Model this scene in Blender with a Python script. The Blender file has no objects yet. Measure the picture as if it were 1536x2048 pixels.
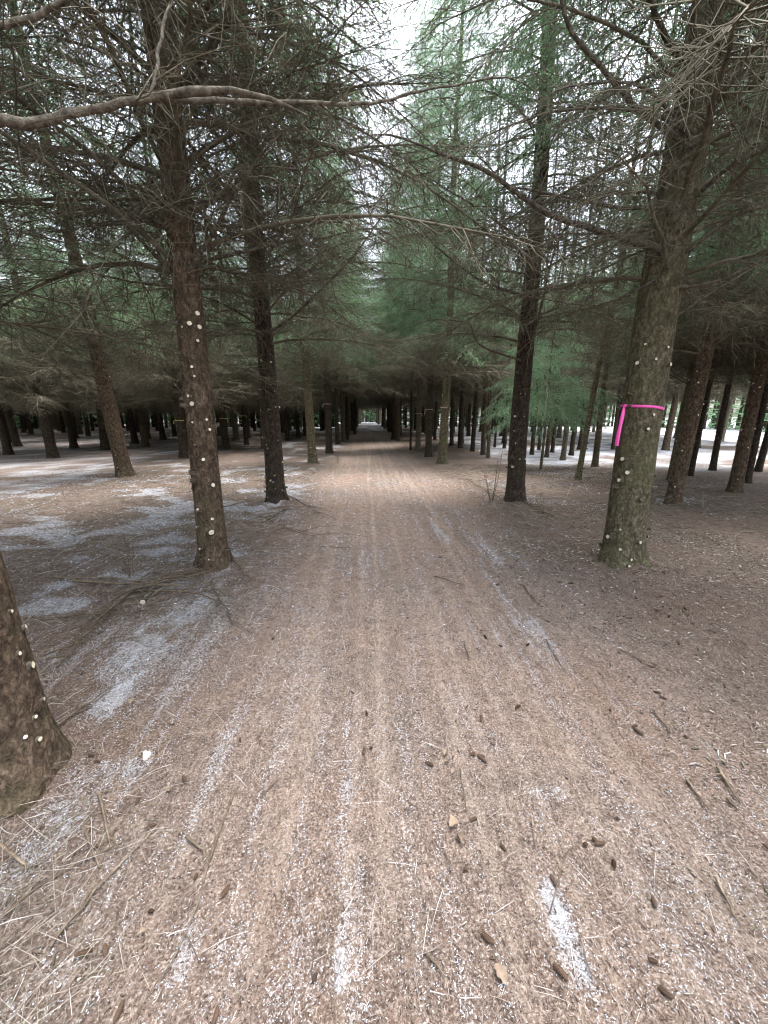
import bpy, math, random
import numpy as np
R = math.radians
scene = bpy.context.scene
C = scene.collection

# ------------------------------------------------------------------ camera, sky, sun, exposure
cd = bpy.data.cameras.new('camera'); cam = bpy.data.objects.new('camera', cd); C.objects.link(cam)
cam.location = (0, 0, 1.5)
cam.rotation_euler = (R(90 - 14.13), 0, R(-2.45))
cd.sensor_fit = 'VERTICAL'; cd.sensor_height = 36; cd.lens = 36 * 770 / 2048
cd.clip_start = 0.05; cd.clip_end = 1200
scene.camera = cam
EL, ROT = 78, 60
w = bpy.data.worlds.new('World'); scene.world = w; w.use_nodes = True
nt = w.node_tree; nt.nodes.clear()
sky = nt.nodes.new('ShaderNodeTexSky'); sky.sky_type = 'NISHITA'; sky.sun_disc = False
sky.sun_elevation = R(EL); sky.sun_rotation = R(ROT); sky.dust_density = 4; sky.air_density = 1.2; sky.ozone_density = 1.5
hs = nt.nodes.new('ShaderNodeHueSaturation'); hs.inputs['Saturation'].default_value = 0.42
bg = nt.nodes.new('ShaderNodeBackground'); bg.inputs['Strength'].default_value = 0.15
ow = nt.nodes.new('ShaderNodeOutputWorld')
nt.links.new(sky.outputs[0], hs.inputs['Color']); nt.links.new(hs.outputs[0], bg.inputs[0]); nt.links.new(bg.outputs[0], ow.inputs[0])
sl = bpy.data.lights.new('sun', 'SUN'); sl.energy = .8; sl.angle = R(25); sl.color = (1, .98, .95)
so = bpy.data.objects.new('sun', sl); C.objects.link(so)
so.rotation_euler = (R(90 - EL), 0, R(180 - ROT)); so.location = (0, 0, 30)
vs = scene.view_settings; vs.view_transform = 'Standard'; vs.look = 'None'; vs.exposure = 2.55; vs.gamma = 1
cy = scene.cycles
cy.max_bounces = 5; cy.diffuse_bounces = 3; cy.glossy_bounces = 1; cy.transmission_bounces = 2; cy.transparent_max_bounces = 4
cy.use_denoising = True; cy.denoising_prefilter = 'ACCURATE'; cy.filter_width = 1.1

# ------------------------------------------------------------------ helpers
rng = np.random.default_rng(7); random.seed(7)
def mesh_from(name, V, F, mats, mi=None, smooth=True, attrs=None):
    """F: list of (n x k) int arrays (tris or quads)"""
    me = bpy.data.meshes.new(name)
    V = np.asarray(V, np.float32)
    loops = np.concatenate([f.reshape(-1) for f in F]).astype(np.int32)
    counts = np.concatenate([np.full(len(f), f.shape[1], np.int32) for f in F])
    me.vertices.add(len(V)); me.vertices.foreach_set('co', V.reshape(-1))
    me.loops.add(len(loops)); me.loops.foreach_set('vertex_index', loops)
    me.polygons.add(len(counts))
    st = np.zeros(len(counts), np.int32); st[1:] = np.cumsum(counts)[:-1]
    me.polygons.foreach_set('loop_start', st)
    try: me.polygons.foreach_set('loop_total', counts)
    except Exception: pass
    if mi is not None: me.polygons.foreach_set('material_index', np.asarray(mi, np.int32))
    me.polygons.foreach_set('use_smooth', np.full(len(counts), smooth, bool))
    for m in mats: me.materials.append(m)
    if attrs:
        for k, a in attrs.items():
            if a.ndim == 1:
                at_ = me.attributes.new(k, 'FLOAT', 'POINT'); at_.data.foreach_set('value', a.astype(np.float32))
            else:
                at_ = me.attributes.new(k, 'FLOAT_COLOR', 'POINT'); at_.data.foreach_set('color', a.astype(np.float32).reshape(-1))
    me.update(calc_edges=True)
    return me
class MB:
    def __init__(s): s.V = []; s.F = {}; s.n = 0; s.A = []
    def add(s, V, F, m=0, a=None):
        V = np.asarray(V, float)
        s.V.append(V); s.F.setdefault((m, F.shape[1]), []).append(F + s.n); s.n += len(V)
        s.A.append(np.full(len(V), 0.) if a is None else a)
    def data(s):
        F = []; mi = []
        for (m, k), L in s.F.items():
            f = np.concatenate(L); F.append(f); mi.append(np.full(len(f), m))
        return np.concatenate(s.V), F, np.concatenate(mi), np.concatenate(s.A)
    def mesh(s, name, mats, smooth=True, attr=None):
        V, F, mi, A = s.data()
        return mesh_from(name, V, F, mats, mi, smooth, {attr: A} if attr else None)
def norm(a): return a / (np.linalg.norm(a, axis=-1, keepdims=True) + 1e-9)
def tubes(P, Rd, sides=3, cap=False):
    """P: (N,K,3) centre lines, Rd: (N,K) radii -> verts, quads"""
    P = np.asarray(P, float); Rd = np.asarray(Rd, float)
    if P.ndim == 2: P = P[None]; Rd = Rd[None]
    N, K, _ = P.shape
    T = np.empty_like(P); T[:, 1:-1] = P[:, 2:] - P[:, :-2]; T[:, 0] = P[:, 1] - P[:, 0]; T[:, -1] = P[:, -1] - P[:, -2]
    T = norm(T)
    m = norm(P[:, -1] - P[:, 0])
    ref = np.where(np.abs(m[:, 2:3]) > .8, np.array([[1., 0, 0]]), np.array([[0., 0, 1]]))[:, None, :]
    U = norm(np.cross(T, np.broadcast_to(ref, T.shape))); W = np.cross(T, U)
    a = np.arange(sides) / sides * 2 * np.pi
    V = P[:, :, None] + Rd[:, :, None, None] * (np.cos(a)[None, None, :, None] * U[:, :, None] + np.sin(a)[None, None, :, None] * W[:, :, None])
    V = V.reshape(-1, 3)
    i = np.arange(N)[:, None, None] * K * sides + np.arange(K - 1)[None, :, None] * sides
    j = np.arange(sides)[None, None, :]; j2 = (j + 1) % sides
    F = np.stack([i + j, i + j2, i + sides + j2, i + sides + j], -1).reshape(-1, 4)
    return V, F
def resample(pts, K, wig=0):
    P = np.asarray(pts, float); n = len(P)
    t = np.linspace(0, n - 1, K); out = np.empty((K, P.shape[1]))
    for k, tt in enumerate(t):
        i = min(int(tt), n - 2); f = tt - i
        p0 = P[max(i - 1, 0)]; p1 = P[i]; p2 = P[i + 1]; p3 = P[min(i + 2, n - 1)]
        out[k] = .5 * (2 * p1 + (p2 - p0) * f + (2 * p0 - 5 * p1 + 4 * p2 - p3) * f * f + (3 * p1 - p0 - 3 * p2 + p3) * f ** 3)
    if wig: out[1:-1] += rng.normal(0, wig, (K - 2, P.shape[1]))
    return out
def hsh(i, j, s):
    x = (i * 374761393 + j * 668265263 + s * 982451653) & 0xffffffff
    x = ((x ^ (x >> 13)) * 1274126177) & 0xffffffff
    return ((x ^ (x >> 16)) & 0xffff) / 65535.
def noise2(x, y, s=0):
    xi = np.floor(x).astype(np.int64); yi = np.floor(y).astype(np.int64); fx = x - xi; fy = y - yi
    fx = fx * fx * (3 - 2 * fx); fy = fy * fy * (3 - 2 * fy)
    return (hsh(xi, yi, s) * (1 - fx) + hsh(xi + 1, yi, s) * fx) * (1 - fy) + (hsh(xi, yi + 1, s) * (1 - fx) + hsh(xi + 1, yi + 1, s) * fx) * fy
def fbm(x, y, s=0, o=4):
    v = 0; a = .5; t = 0
    for k in range(o): v = v + a * noise2(x * 2 ** k, y * 2 ** k, s + k * 17); t += a; a *= .55
    return v / t
def sm(a, b, x): t = np.clip((x - a) / (b - a), 0, 1); return t * t * (3 - 2 * t)

def tag(o, label=None, cat=None, group=None, kind=None):
    if label: o['label'] = label
    if cat: o['category'] = cat
    if group: o['group'] = group
    if kind: o['kind'] = kind
    return o
def ob(name, me, parent=None, loc=None, rot=None, sc=None):
    o = bpy.data.objects.new(name, me); C.objects.link(o)
    if parent: o.parent = parent
    if loc is not None: o.location = loc
    if rot is not None: o.rotation_euler = rot
    if sc is not None: o.scale = sc
    return o

# ------------------------------------------------------------------ materials
def newmat(name, rough=.9, spec=.2):
    m = bpy.data.materials.new(name); m.use_nodes = True
    b = m.node_tree.nodes['Principled BSDF']; b.inputs['Roughness'].default_value = rough
    b.inputs['Specular IOR Level'].default_value = spec
    return m, m.node_tree, b
def N(t, ty, **kw):
    n = t.nodes.new(ty)
    for k, v in kw.items():
        if k in n.inputs: n.inputs[k].default_value = v
        else: setattr(n, k, v)
    return n
def ramp(t, src, stops):
    r = t.nodes.new('ShaderNodeValToRGB'); e = r.color_ramp.elements
    while len(e) < len(stops): e.new(.5)
    for k, (p, c) in enumerate(stops):
        e[k].position = p; e[k].color = (*c, 1) if len(c) == 3 else c
    t.links.new(src, r.inputs[0]); return r
def mixc(t, f, a, b, mode='MIX'):
    m = t.nodes.new('ShaderNodeMix'); m.data_type = 'RGBA'; m.blend_type = mode
    for s, v in ((m.inputs[0], f), (m.inputs[6], a), (m.inputs[7], b)):
        if hasattr(v, 'links') or isinstance(v, bpy.types.NodeSocket): t.links.new(v, s)
        elif isinstance(v, (int, float)): s.default_value = v
        else: s.default_value = (*v, 1)
    return m.outputs[2]
def noise(t, vec, scale, detail=4, rough=.6, mapscale=None):
    if mapscale:
        mp = t.nodes.new('ShaderNodeMapping'); mp.inputs['Scale'].default_value = mapscale; t.links.new(vec, mp.inputs[0]); vec = mp.outputs[0]
    n = t.nodes.new('ShaderNodeTexNoise'); n.inputs['Scale'].default_value = scale; n.inputs['Detail'].default_value = detail; n.inputs['Roughness'].default_value = rough
    t.links.new(vec, n.inputs['Vector']); return n.outputs[0]
def mathn(t, op, a, b=None, clamp=False):
    m = t.nodes.new('ShaderNodeMath'); m.operation = op; m.use_clamp = clamp
    for k, v in enumerate((a, b)):
        if v is None: continue
        if isinstance(v, bpy.types.NodeSocket): t.links.new(v, m.inputs[k])
        else: m.inputs[k].default_value = v
    return m.outputs[0]
def bump(t, h, b, strength, dist, prev=None):
    n = t.nodes.new('ShaderNodeBump'); n.inputs['Strength'].default_value = strength; n.inputs['Distance'].default_value = dist
    t.links.new(h, n.inputs['Height'])
    if prev: t.links.new(prev, n.inputs['Normal'])
    t.links.new(n.outputs[0], b.inputs['Normal']); return n.outputs[0]

def bark_mat(name, c0, c1, c2, moss, moss_amt):
    m, t, b = newmat(name, .92, .15)
    g = N(t, 'ShaderNodeTexCoord').outputs['Object']
    oi = N(t, 'ShaderNodeObjectInfo').outputs['Random']
    ad = N(t, 'ShaderNodeVectorMath', operation='ADD'); t.links.new(g, ad.inputs[0])
    cb = N(t, 'ShaderNodeCombineXYZ'); t.links.new(mathn(t, 'MULTIPLY', oi, 37.), cb.inputs[2]); t.links.new(cb.outputs[0], ad.inputs[1]); g = ad.outputs[0]
    v = N(t, 'ShaderNodeTexVoronoi', feature='F1', Scale=42.)
    mp = N(t, 'ShaderNodeMapping'); mp.inputs['Scale'].default_value = (1, 1, .55); t.links.new(g, mp.inputs[0])
    wob = N(t, 'ShaderNodeTexNoise', Scale=25., Detail=3.); t.links.new(g, wob.inputs['Vector'])
    mx = N(t, 'ShaderNodeMix', data_type='VECTOR'); mx.inputs[0].default_value = .06; t.links.new(mp.outputs[0], mx.inputs[4]); t.links.new(wob.outputs[1], mx.inputs[5])
    t.links.new(mx.outputs[1], v.inputs['Vector'])
    big = noise(t, g, 3.5, 5, .65); fine = noise(t, g, 110, 5, .7); mid = noise(t, g, 22, 5, .7, (1, 1, .6))
    r = ramp(t, mid, [(.3, c0), (.5, c1), (.72, c2)])
    vr = ramp(t, v.outputs['Distance'], [(.15, (1.2, 1.2, 1.2)), (.7, (.42, .42, .42))])
    col = mixc(t, .8, r.outputs[0], vr.outputs[0], 'MULTIPLY')
    fr = ramp(t, fine, [(.35, (.6, .6, .6)), (.65, (1.35, 1.35, 1.35))])
    col = mixc(t, .8, col, fr.outputs[0], 'MULTIPLY')
    mo = ramp(t, big, [(.5 - .12 * moss_amt, (0, 0, 0)), (.72, (1, 1, 1))])
    col = mixc(t, mathn(t, 'MULTIPLY', mo.outputs[0], moss_amt), col, moss)
    t.links.new(col, b.inputs['Base Color'])
    h = mathn(t, 'ADD', mathn(t, 'MULTIPLY', v.outputs['Distance'], -.6), mathn(t, 'ADD', mathn(t, 'MULTIPLY', fine, .6), mid))
    bump(t, h, b, 1., .032)
    return m
M_red = bark_mat('bark_red_brown', (.07, .049, .035), (.155, .11, .078), (.30, .22, .16), (.13, .13, .06), .35)
M_green = bark_mat('bark_green_grey', (.075, .063, .041), (.18, .155, .10), (.33, .285, .20), (.13, .14, .06), .4)
M_dark = bark_mat('bark_dark', (.035, .027, .021), (.08, .059, .046), (.155, .118, .093), (.09, .09, .05), .4)
M_grey = bark_mat('bark_pale', (.09, .075, .055), (.2, .165, .12), (.33, .28, .21), (.14, .15, .09), .5)
def simple(name, cols, scale=20, rough=.9, bumpd=0, spec=.2, coord='Object'):
    m, t, b = newmat(name, rough, spec)
    g = N(t, 'ShaderNodeTexCoord').outputs[coord]
    n = noise(t, g, scale, 5, .65)
    r = ramp(t, n, [(.3 + .4 * k / max(len(cols) - 1, 1), c) for k, c in enumerate(cols)])
    oi = N(t, 'ShaderNodeObjectInfo').outputs['Random']
    hv = N(t, 'ShaderNodeHueSaturation'); t.links.new(r.outputs[0], hv.inputs['Color'])
    t.links.new(mathn(t, 'ADD', mathn(t, 'MULTIPLY', oi, .35), .82), hv.inputs['Value'])
    t.links.new(hv.outputs[0], b.inputs['Base Color'])
    if bumpd: bump(t, n, b, .7, bumpd)
    return m
M_twig = simple('dead_twig', [(.06, .052, .036), (.125, .112, .078), (.25, .225, .17)], 5)
M_limb = simple('limb_bark', [(.03, .026, .02), (.085, .073, .056), (.20, .18, .14)], 38, bumpd=.02)
M_stick = simple('fallen_wood', [(.06, .045, .032), (.13, .10, .072), (.25, .2, .15)], 25, bumpd=.002)
M_cut = simple('fresh_cut_wood', [(.50, .42, .30), (.74, .67, .54)], 60)
M_cone = simple('cone_scale', [(.05, .031, .021), (.12, .077, .052)], 90, .7, .001)
M_leaf = simple('dry_leaf', [(.17, .12, .085), (.30, .24, .185)], 30, .8)
M_pink = simple('pink_tape', [(.85, .09, .42), (.92, .14, .5)], 10, .35, 0, .5)
M_pale = simple('pale_pink_tape', [(.55, .36, .33), (.66, .46, .42)], 10, .4, 0, .5)
M_yellow = simple('yellow_tape', [(.65, .55, .12), (.75, .62, .2)], 10, .4, 0, .5)
def foliage_mat(name, a, b_, c):
    m = bpy.data.materials.new(name); m.use_nodes = True; t = m.node_tree; b = t.nodes['Principled BSDF']
    b.inputs['Roughness'].default_value = .6; b.inputs['Specular IOR Level'].default_value = .3
    g = N(t, 'ShaderNodeTexCoord').outputs['Object']
    n = noise(t, g, 1.7, 3, .6); r = ramp(t, n, [(.3, a), (.5, b_), (.7, c)])
    n2 = noise(t, g, 40, 2, .6); r2 = ramp(t, n2, [(.35, (.65, .65, .65)), (.65, (1.3, 1.3, 1.3))])
    col = mixc(t, 1., r.outputs[0], r2.outputs[0], 'MULTIPLY')
    t.links.new(col, b.inputs['Base Color'])
    tr = N(t, 'ShaderNodeBsdfTranslucent'); t.links.new(col, tr.inputs[0])
    mx = N(t, 'ShaderNodeMixShader'); mx.inputs[0].default_value = .58
    t.links.new(b.outputs[0], mx.inputs[1]); t.links.new(tr.outputs[0], mx.inputs[2])
    t.links.new(mx.outputs[0], t.nodes['Material Output'].inputs[0]); return m
M_needle = foliage_mat('spruce_needles', (.13, .23, .12), (.22, .36, .20), (.33, .48, .30))
M_young = foliage_mat('young_needles', (.15, .31, .16), (.24, .42, .25), (.34, .52, .34))
# ------------------------------------------------------------------ measured places, in metres (x right, y along the track)
TREES = [
  ('LL1', -6.09, 9.9, 0.34, -0.074), ('a1', -11.3, 14.43, 0.33, 0), ('a2', -11.54, 17.64, 0.34, 0), ('a3', -6.58, 14.2, 0.28, -0.011),
  ('a4', -17.35, 20.09, 0.33, 0), ('a5', -19.35, 26.85, 0.31, 0), ('a6', -12.71, 21.96, 0.33, 0), ('a7', -12.73, 25.0, 0.34, 0),
  ('b1', -6.39, 17.92, 0.33, 0.007), ('b2', -6.27, 20.55, 0.24, -0.017), ('b3', -13.71, 47.95, 0.34, 0), ('b4', -12.94, 47.92, 0.34, 0),
  ('b5', -7.22, 34.37, 0.28, 0), ('b6', -6.14, 35.31, 0.29, 0), ('b7', -5.56, 35.27, 0.25, 0), ('L3', -1.7, 12.01, 0.25, -0.014),
  ('L4', -1.55, 15.83, 0.29, 0), ('b8', -1.59, 21.05, 0.22, 0), ('b9', -1.37, 22.65, 0.26, 0), ('b10', -1.28, 24.96, 0.23, 0),
  ('c1', 1.66, 24.37, 0.31, 0), ('c2', 1.86, 23.38, 0.24, 0), ('c3', 1.91, 17.19, 0.1, 0), ('c4', 2.18, 16.76, 0.23, 0),
  ('c5', 2.25, 14.31, 0.25, 0), ('R3', 2.31, 11.84, 0.25, 0.004), ('c6', 4.2, 24.21, 0.2, 0), ('c7', 4.23, 19.42, 0.2, 0),
  ('c8', 4.31, 17.93, 0.21, 0), ('c9', 4.42, 16.18, 0.19, 0), ('c10', 4.44, 14.73, 0.19, 0), ('c11', 4.31, 13.67, 0.14, 0),
  ('c12', 6.08, 18.37, 0.11, 0), ('c13', 6.36, 17.81, 0.15, 0), ('d1', 6.39, 14.82, 0.16, 0), ('d2', 7.62, 16.97, 0.14, 0),
  ('d3', 6.56, 13.9, 0.15, 0), ('d4', 7.66, 15.79, 0.15, 0), ('d5', 6.76, 13.1, 0.17, 0), ('d6', 7.84, 14.58, 0.17, 0),
  ('d7', 9.43, 16.91, 0.18, 0), ('Rs', 5.03, 8.94, 0.12, 0.091), ('d8', 6.81, 11.26, 0.18, 0), ('d9', 10.91, 16.84, 0.16, 0),
  ('RR1', 5.32, 6.34, 0.22, 0.008), ('e1', 7.13, 8.71, 0.13, 0.022), ('e2', 8.24, 9.42, 0.12, 0), ('e3', 9.59, 10.28, 0.16, 0),
  ('e4', 7.36, 7.3, 0.21, -0.01), ('e5', 8.68, 8.37, 0.15, 0), ('e6', 10.68, 10.05, 0.16, 0),
]
STUB = {'R1' : [(1.46, -93), (1.33, -104), (1.05, -153), (0.85, -155), (0.9, -38), (0.78, -38), (0.68, -38), (0.37, -137), (0.38, -39), (0.26, -83), (0.3, -39), (0.18, -129), (0.13, -38), (0.15, -39), (0.09, -103), (0.03, -108), (0.27, -166), (0.93, -137), (2.06, -140), (2.03, -80), (1.93, -108), (1.89, -66), (1.9, -151)] ,
'L1' : [(2.24, -41), (2.13, -98), (2.14, -39), (2.03, -51), (1.82, -78), (1.75, -73), (1.59, -99), (1.52, -87), (1.37, -95), (1.39, -44), (1.3, -40), (1.57, -156), (1.04, -70), (0.85, -129), (0.81, -50), (0.58, -106), (0.49, -59), (0.41, -127), (0.36, -67), (0.2, -114), (0.1, -84), (0.93, -155)] ,
'L2' : [(2.37, -49), (2.27, -106), (2.25, -54), (1.84, -130), (1.81, -45), (1.53, -84), (1.56, -24), (1.51, -143), (1.07, -133), (1.03, -45), (0.96, -117), (0.9, -106), (0.66, -24), (0.58, -127), (0.45, -78), (0.32, -165), (0.34, -86), (0.3, -20), (0.23, -78), (0.19, -40), (0.16, -165), (0.08, -121)] ,
'E' : [(0.64, 45), (0.56, 44), (0.51, 38), (0.4, 45), (0.21, 44), (0.2, 45), (0.26, -10), (0.18, 10)] ,
'R2' : [(1.79, -116), (1.78, -88), (1.43, -137), (1.43, -85), (1.2, -135), (0.74, -96), (0.61, -131), (0.73, -64)] ,}
LIMBS = {'E': [
  ( [(-0.975, 1.3, 2.267), (-0.912, 1.34, 2.285), (-0.823, 1.38, 2.337), (-0.626, 1.42, 2.403)] ,0.0230, 0.0157),
  ( [(-0.626, 1.42, 2.403), (-0.49, 1.533, 2.47), (-0.289, 1.647, 2.546), (-0.051, 1.76, 2.622), (0.084, 1.873, 2.704), (0.257, 1.987, 2.821), (0.471, 2.1, 2.929)] ,0.0149, 0.0058),
  ( [(-0.626, 1.42, 2.403), (-0.625, 1.48, 2.51), (-0.617, 1.54, 2.65), (-0.589, 1.6, 2.795)] ,0.0094, 0.0071),
  ( [(-1.004, 1.35, 2.493), (-0.899, 1.375, 2.542), (-0.814, 1.4, 2.602)] ,0.0149, 0.0108),
],
'R1': [
  ( [(2.445, 3.5, 2.818), (1.838, 3.44, 2.927), (1.397, 3.38, 3.012), (0.915, 3.32, 3.23), (0.549, 3.26, 3.303), (0.387, 3.2, 3.318)] ,0.0386, 0.0088),
  ( [(2.473, 3.5, 3.12), (2.119, 3.633, 3.173), (1.838, 3.767, 3.283), (1.56, 3.9, 3.395)] ,0.0251, 0.0108),
  ( [(2.515, 3.5, 3.539), (2.106, 3.44, 3.682), (1.859, 3.38, 3.787), (1.621, 3.32, 3.911), (1.397, 3.26, 4.022), (1.284, 3.2, 4.152)] ,0.0309, 0.0141),
  ( [(2.679, 3.5, 2.822), (2.85, 3.4, 2.98), (3.06, 3.3, 3.139)] ,0.0251, 0.0109),
  ( [(2.669, 3.5, 2.543), (2.942, 3.45, 2.588), (3.284, 3.4, 2.741)] ,0.0212, 0.0113),
  ( [(2.68, 3.5, 3.227), (2.741, 3.3, 3.308), (2.854, 3.1, 3.321)] ,0.0270, 0.0154),
  ( [(2.525, 3.5, 3.977), (2.164, 3.35, 4.033), (1.888, 3.2, 4.148)] ,0.0348, 0.0212),
  ( [(2.7, 3.5, 3.89), (2.765, 3.4, 4.031), (2.824, 3.3, 4.126)] ,0.0348, 0.0219),
  ( [(2.667, 3.55, 2.303), (3.025, 3.725, 2.511), (3.598, 3.9, 2.818)] ,0.0176, 0.0086),
  ( [(2.421, 3.5, 2.597), (2.089, 3.7, 2.453), (1.718, 3.9, 2.542)] ,0.0155, 0.0065),
  ( [(2.575, 3.5, 3.541), (2.074, 3.3, 3.712), (1.698, 3.1, 3.638), (1.338, 2.9, 3.48)] ,0.0212, 0.0064),
],
'L1': [
  ( [(-1.559, 3.6, 2.605), (-1.661, 3.52, 2.727), (-1.83, 3.44, 2.929), (-1.911, 3.36, 3.113), (-1.963, 3.28, 3.191), (-2.243, 3.2, 3.227)] ,0.0219, 0.0071),
  ( [(-1.433, 3.55, 2.605), (-1.227, 3.438, 2.772), (-1.067, 3.325, 2.894), (-0.929, 3.212, 3.001), (-0.767, 3.1, 3.094)] ,0.0255, 0.0103),
  ( [(-1.347, 3.6, 2.706), (-0.956, 3.675, 2.829), (-0.635, 3.75, 2.936), (-0.471, 3.825, 3.08), (-0.129, 3.9, 3.231)] ,0.0179, 0.0065),
  ( [(-1.617, 3.5, 2.685), (-1.54, 3.35, 2.799), (-1.392, 3.2, 2.835)] ,0.0135, 0.0053),
  ( [(-1.589, 3.6, 2.531), (-1.965, 3.75, 2.597), (-2.418, 3.9, 2.715)] ,0.0159, 0.0065),
  ( [(-1.449, 3.6, 2.521), (-1.01, 3.8, 2.624), (-0.605, 4.0, 2.71)] ,0.0139, 0.0066),
  ( [(-1.567, 3.6, 3.138), (-1.762, 3.35, 3.126), (-2.0, 3.1, 3.094)] ,0.0179, 0.0068),
  ( [(-1.492, 3.6, 3.122), (-1.131, 3.45, 3.077), (-0.931, 3.3, 3.104)] ,0.0159, 0.0073),
  ( [(-1.48, 3.6, 3.778), (-1.106, 3.3, 3.733), (-0.582, 3.0, 3.492)] ,0.0179, 0.0066),
],
'L2': [
  ( [(-1.504, 6.6, 2.753), (-0.99, 6.4, 3.031), (-0.219, 6.2, 3.639), (0.101, 6.0, 3.935)] ,0.0291, 0.0099),
  ( [(-1.724, 6.6, 2.895), (-2.11, 6.45, 3.1), (-2.441, 6.3, 3.191)] ,0.0255, 0.0104),
  ( [(-1.683, 6.6, 3.212), (-2.377, 6.9, 3.569), (-3.268, 7.2, 3.795)] ,0.0219, 0.0079),
  ( [(-1.557, 6.6, 3.283), (-0.727, 6.9, 3.591), (-0.091, 7.2, 3.839)] ,0.0219, 0.0079),
],
'R2': [
  ( [(2.386, 6.4, 3.274), (1.692, 6.3, 3.44), (1.065, 6.2, 3.784), (0.817, 6.1, 3.958)] ,0.0318, 0.0101),
  ( [(2.413, 6.4, 2.346), (1.757, 6.333, 2.551), (1.552, 6.267, 2.833), (1.173, 6.2, 2.87)] ,0.0247, 0.0103),
  ( [(2.592, 6.4, 2.494), (2.647, 6.267, 3.173), (2.706, 6.133, 3.786), (2.845, 6.0, 4.162)] ,0.0353, 0.0132),
  ( [(2.591, 6.5, 2.949), (3.783, 6.7, 3.226), (4.628, 6.9, 3.512)] ,0.0287, 0.0114),
  ( [(2.321, 6.4, 4.007), (1.611, 6.2, 4.286), (1.003, 6.0, 4.472)] ,0.0283, 0.0099),
],}
SNOW=[
  ( [(-0.11, 1.78), (-0.1, 1.46), (-0.1, 1.14), (-0.09, 0.89), (-0.09, 0.71)] ,0.021,0.85),
  ( [(0.09, 1.3), (0.1, 1.12), (0.1, 0.97)] ,0.013,0.50),
  ( [(0.49, 1.88), (0.47, 1.62), (0.57, 1.46)] ,0.040,0.65),
  ( [(0.64, 1.21), (0.63, 1.09)] ,0.030,0.75),
  ( [(0.65, 1.22), (0.78, 1.2)] ,0.025,0.75),
  ( [(0.58, 0.89), (0.6, 0.78), (0.6, 0.71)] ,0.037,0.95),
  ( [(0.91, 0.91), (0.9, 0.79), (0.91, 0.7), (0.9, 0.63)] ,0.024,0.75),
  ( [(0.71, 0.74), (0.73, 0.69)] ,0.024,0.70),
  ( [(0.44, 3.84), (0.5, 3.11), (0.57, 2.6), (0.56, 2.27)] ,0.039,0.50),
  ( [(-0.41, 1.16), (-0.38, 1.0)] ,0.014,0.50),
  ( [(-0.39, 0.87), (-0.4, 0.79)] ,0.022,0.85),
  ( [(-0.55, 0.85), (-0.55, 0.77)] ,0.029,0.85),
  ( [(-1.54, 2.84), (-1.58, 2.55), (-1.51, 2.2), (-1.43, 1.92), (-1.4, 1.73)] ,0.097,0.95),
  ( [(-1.74, 4.62), (-1.28, 3.09), (-1.41, 3.01), (-1.5, 2.76)] ,0.070,0.75),
  ( [(-1.04, 1.42), (-1.15, 1.36), (-1.16, 1.23), (-1.16, 1.08), (-1.2, 1.0)] ,0.059,0.85),
  ( [(1.48, 9.03), (2.03, 7.85), (2.41, 7.21)] ,0.179,0.60),
  ( [(-1.56, 6.0), (-0.92, 5.01)] ,0.096,0.60),
  ( [(-0.47, 0.72), (-0.4, 0.66)] ,0.017,0.40),
  ( [(-0.27, 0.72), (-0.19, 0.67)] ,0.021,0.45),
  ( [(-0.3, 2.0), (-0.39, 1.87), (-0.61, 1.66)] ,0.041,0.40),
  ( [(-1.05, 2.9), (-1.11, 2.53)] ,0.047,0.60),
  ( [(-1.05, 2.13), (-1.08, 1.86)] ,0.032,0.50),
  ( [(-2.08, 2.22), (-1.96, 2.14)] ,0.054,0.70),
  ( [(-3.56, 3.62), (-3.24, 4.15), (-2.6, 4.46)] ,0.060,0.40),
  ( [(-5.42, 5.71), (-5.01, 6.31), (-3.68, 5.93)] ,0.071,0.40),
  ( [(-7.11, 7.62), (-7.89, 11.69), (-8.36, 16.41), (-7.5, 18.9)] ,0.352,0.95),
  ( [(2.04, 5.69), (2.44, 4.87), (2.69, 4.33)] ,0.076,0.40),
  ( [(-1.44, 2.48), (-1.2, 2.67), (-1.08, 2.99)] ,0.053,0.55),
  ( [(0.87, 1.07), (0.91, 0.91)] ,0.016,0.35),
  ( [(0.55, 6.43), (0.14, 4.35), (0.13, 2.94)] ,0.059,0.30),
  ( [(0.63, 1.08), (0.62, 0.95)] ,0.017,0.35),
  ( [(-0.88, 0.75), (-0.85, 0.83)] ,0.028,0.50),
  ( [(0.82, 0.74), (0.82, 0.65)] ,0.015,0.40),
]
TRACKS=[
   [(0.94, 1.34), (0.92, 1.95), (0.88, 2.74), (0.95, 4.5), (1.04, 6.82)] ,
   [(1.2, 0.98), (1.16, 1.26), (1.19, 1.73)] ,
   [(-0.37, 2.96), (-0.3, 1.79), (-0.31, 0.97)] ,
   [(1.09, 0.72), (1.08, 0.99), (1.06, 1.26)] ,
   [(0.09, 2.94), (0.07, 1.45), (0.06, 0.89)] ,
]
CONES= [(0.34, 0.78), (-1.98, 3.88), (-0.93, 1.25), (-0.59, 0.98), (-0.48, 0.94), (-0.77, 0.8), (-0.83, 0.8), (-0.69, 0.89), (0.89, 0.84), (0.79, 0.71), (0.6, 0.91), (-0.16, 0.72), (0.5, 1.4), (0.46, 1.41), (0.5, 1.38), (-0.98, 1.08), (0.78, 0.65), (1.41, 0.98), (0.82, 1.02), (0.81, 1.03), (-0.03, 1.45), (1.32, 1.55), (1.32, 1.52), (1.51, 1.46), (0.52, 0.7), (-0.41, 0.67), (-0.66, 0.68), (0.32, 0.96), (0.26, 1.37)]
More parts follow.
